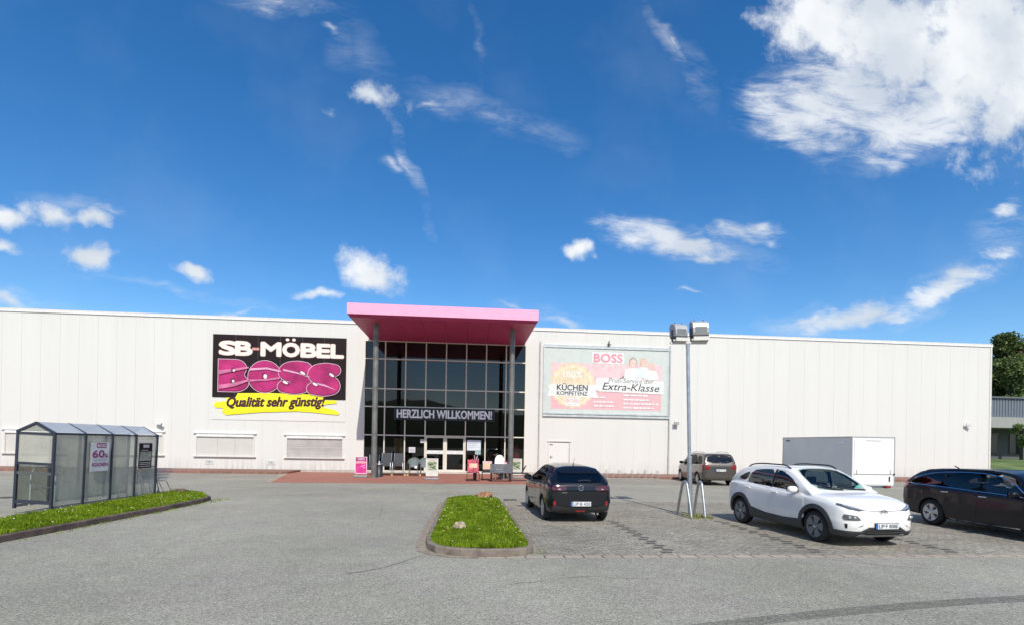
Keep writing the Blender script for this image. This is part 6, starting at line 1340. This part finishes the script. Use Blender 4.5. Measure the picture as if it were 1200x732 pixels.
# bins
b = B(); b.lathe([(.21, 0), (.21, .03), (.20, .05), (.20, .68), (.0, .68)], M('bin_black', (.02, .022, .03), .45), None, 24); o = b.obj('ashtray_bin'); o.location = (-4.78, 28.75, .014); tag(o, 'black cylindrical ashtray bin just right of the left canopy column', 'bin')
b = B(); b.lathe([(.22, .681), (.22, .70), (.17, .72), (.02, .72), (.012, .73), (.012, .86), (0, .87)], ALU, None, 24); b.obj('lid', o)
b = B(); b.box((-.20, -.18, 0), (.20, .18, .80), M('bin_black', (.02, .022, .03), .45), bev=.03); o = b.obj('litter_bin'); o.location = (2.02, 28.9, .014); tag(o, 'black square litter bin left of the right canopy column', 'bin')
b = B(); b.box((-.22, -.20, .801), (.22, .20, .84), BLACK, bev=.012); b.obj('lid', o)
# sled based seats
REDM = M('rust_metal', (.13, .03, .025), .5); PINKC = M('floral_cushion', (.45, .08, .12), .8, var=.8, scale=14); PEACH = M('peach_sign', (.80, .52, .36), .6); PSIGN = M('pale_pink_sign', (.75, .50, .54), .5)
def sled(t_, w, d, m, z=.42):
    for sx_ in (-1, 1):
        b = B(); b.tube([(sx_*w/2, -d/2, z), (sx_*w/2, -d/2-.02, .02), (sx_*w/2, d/2, .02), (sx_*w/2, d/2, z)], .016, m, 6); b.obj('sled_leg', t_)
    b = B(); b.tube([(-w/2, -d/2, .02), (w/2, -d/2, .02)], .014, m, 6); b.tube([(-w/2, -d/2, z), (w/2, -d/2, z), (w/2, d/2, z), (-w/2, d/2, z)], .016, m, 6, True); b.obj('seat_frame', t_)
t_ = thing('lounge_chair', 'garden chair with red floral cushions and a small peach price sign', 'chair', (.32, 26.35, .014)); sled(t_, .62, .6, REDM)
b = B(); b.box((-.28, -.28, .43), (.28, .26, .50), PINKC, bev=.02); b.obj('cushion', t_); b = B(); b.box((-.29, .0, 0), (.29, .09, .62), PINKC, Matrix.Translation((0, .22, .46)) @ Matrix.Rotation(R(-12), 4, 'X'), bev=.02); b.obj('back_cushion', t_)
b = B(); b.box((-.2, -.33, .68), (.2, -.32, .90), PEACH); b.box((-.02, -.31, .5), (.02, -.30, .68), DARKG); b.obj('price_sign', t_)
t_ = thing('lantern_sticks', 'bundle of pale pink sticks standing behind the floral cushioned chair', 'sticks', (.42, 26.85, .014)); b = B(); b.lathe([(.08, 0), (.11, .5), (.10, .9), (.0, .9)], M('pot_dark', (.08, .03, .04), .6), None, 16); b.obj('pot', t_)
b = B()
for (dx, dz) in ((-.16, 1.1), (-.05, 1.3), (.06, 1.22), (.18, 1.12), (.0, 1.05), (.12, 1.3)): b.cyl((dx*.3, 0, .8), (dx, 0, dz), .014, PSIGN, 6)
b.obj('stick', t_)
t_ = thing('lounge_chair', 'small dark garden chair carrying a peach price sign between the floral chair and the bench', 'chair', (1.05, 27.0, .014)); sled(t_, .5, .5, BLACK)
b = B(); b.box((-.24, -.24, .43), (.24, .24, .47), FAB, bev=.01); b.obj('seat', t_); b = B(); b.box((-.24, 0, 0), (.24, .04, .5), FAB, Matrix.Translation((0, .22, .46)) @ Matrix.Rotation(R(-10), 4, 'X'), bev=.01); b.obj('backrest', t_)
b = B(); b.box((-.22, -.27, .58), (.22, -.26, .92), PEACH); b.box((-.24, -.272, .92), (.24, -.262, 1.0), PSIGN); b.box((-.02, -.25, .45), (.02, -.24, .58), DARKG); b.obj('price_sign', t_)
t_ = thing('garden_bench', 'dark slatted garden bench on a red brown sled base in front of the white chair', 'bench', (1.72, 26.2, .014)); sled(t_, 1.0, .55, REDM)
b = B()
for k in range(5): b.box((-.56, -.30+.012*k, .44+.092*k), (.56, -.27+.012*k, .525+.092*k), M('bench_grey', (.12, .135, .15), .7, var=.15, scale=8))
b.obj('backrest', t_); b = B(); b.box((-.54, -.24, .43), (.54, .28, .46), M('bench_grey', (.12, .135, .15), .7, var=.15, scale=8)); b.obj('seat', t_)
t_ = thing('white_chair', 'white chair with tall rounded backrest and a pale pink sign', 'chair', (1.72, 27.2, .014)); b = B(); pr = chaikin([(-.26, .45), (-.26, 1.32), (.26, 1.32), (.26, .45)], 3)
b.prism(pr, 0, .05, M('bright_white', (.84, .84, .82), .4), Matrix.Translation((0, .22, 0)) @ Matrix.Rotation(PI/2, 4, 'X')); b.obj('backrest', t_)
b = B(); b.box((-.26, -.25, .42), (.26, .2, .46), M('bright_white', (.84, .84, .82), .4), bev=.015); b.obj('seat', t_)
for sx_ in (-.22, .22):
    for y_ in (-.2, .17): b = B(); b.cyl((sx_, y_, 0), (sx_, y_, .42), .016, ALU, 8); b.obj('leg', t_)
b = B(); b.box((-.22, -.27, .66), (.22, -.26, .86), PSIGN); b.cyl((0, -.265, .44), (0, -.265, .66), .01, ALU, 6); b.obj('price_sign', t_)
b = B(); b.box((-.34, -.01, .62), (.34, .01, .95), M('ps_wine', (.34, .03, .14), .5)); b.box((-.26, -.014, .72), (.2, -.011, .9), PSIGN); b.cyl((-.25, 0, 0), (-.25, 0, .62), .012, DARKG, 6); b.cyl((.25, 0, 0), (.25, 0, .62), .012, DARKG, 6); b.box((-.3, -.12, 0), (.3, .12, .02), DARKG)
o = b.obj('offer_sign'); o.location = (2.0, 28.3, .014); tag(o, 'low wine red offer sign with pale pink splash beside the white chair', 'sign')
t_ = thing('garden_lounger', 'dark garden stool lounger on a thin sled base in front of the right canopy column', 'lounger', (2.72, 26.9, .014)); sled(t_, .95, .55, BLACK, .38)
b = B(); b.box((-.5, -.28, .39), (.5, .28, .42), FAB, bev=.008); b.obj('seat', t_); b = B(); b.box((-.03, 0, 0), (.03, .03, .46), BLACK, Matrix.Translation((.12, -.2, .4)) @ Matrix.Rotation(R(28), 4, 'Y')); b.box((-.5, -.26, .42), (-.38, .0, .66), FAB, bev=.02); b.obj('armrest', t_)

# bicycle rack
bk = thing('bicycle_rack', 'low row of galvanised bicycle stands along the wall behind the black hatchback', 'bicycle rack', (7.2, 28.9, 0)); RK = M('rack_steel', (.40, .36, .33), .6, .4, var=.2)
b = B(); b.box((0, -.03, .02), (3.9, .03, .06), RK); b.box((0, .30, .02), (3.9, .34, .06), RK); b.obj('base_rail', bk)
for k in range(11):
    hh_ = .52 if k % 2 == 0 else .36; b = B()
    for dx in (-.03, .03): b.tube([(k*.38+dx, -.02, .04), (k*.38+dx, .0, hh_-.1), (k*.38+dx, .08, hh_), (k*.38+dx, .2, hh_), (k*.38+dx, .3, hh_-.15), (k*.38+dx, .32, .04)], .009, RK, 6)
    b.obj('wheel_hoop', bk)
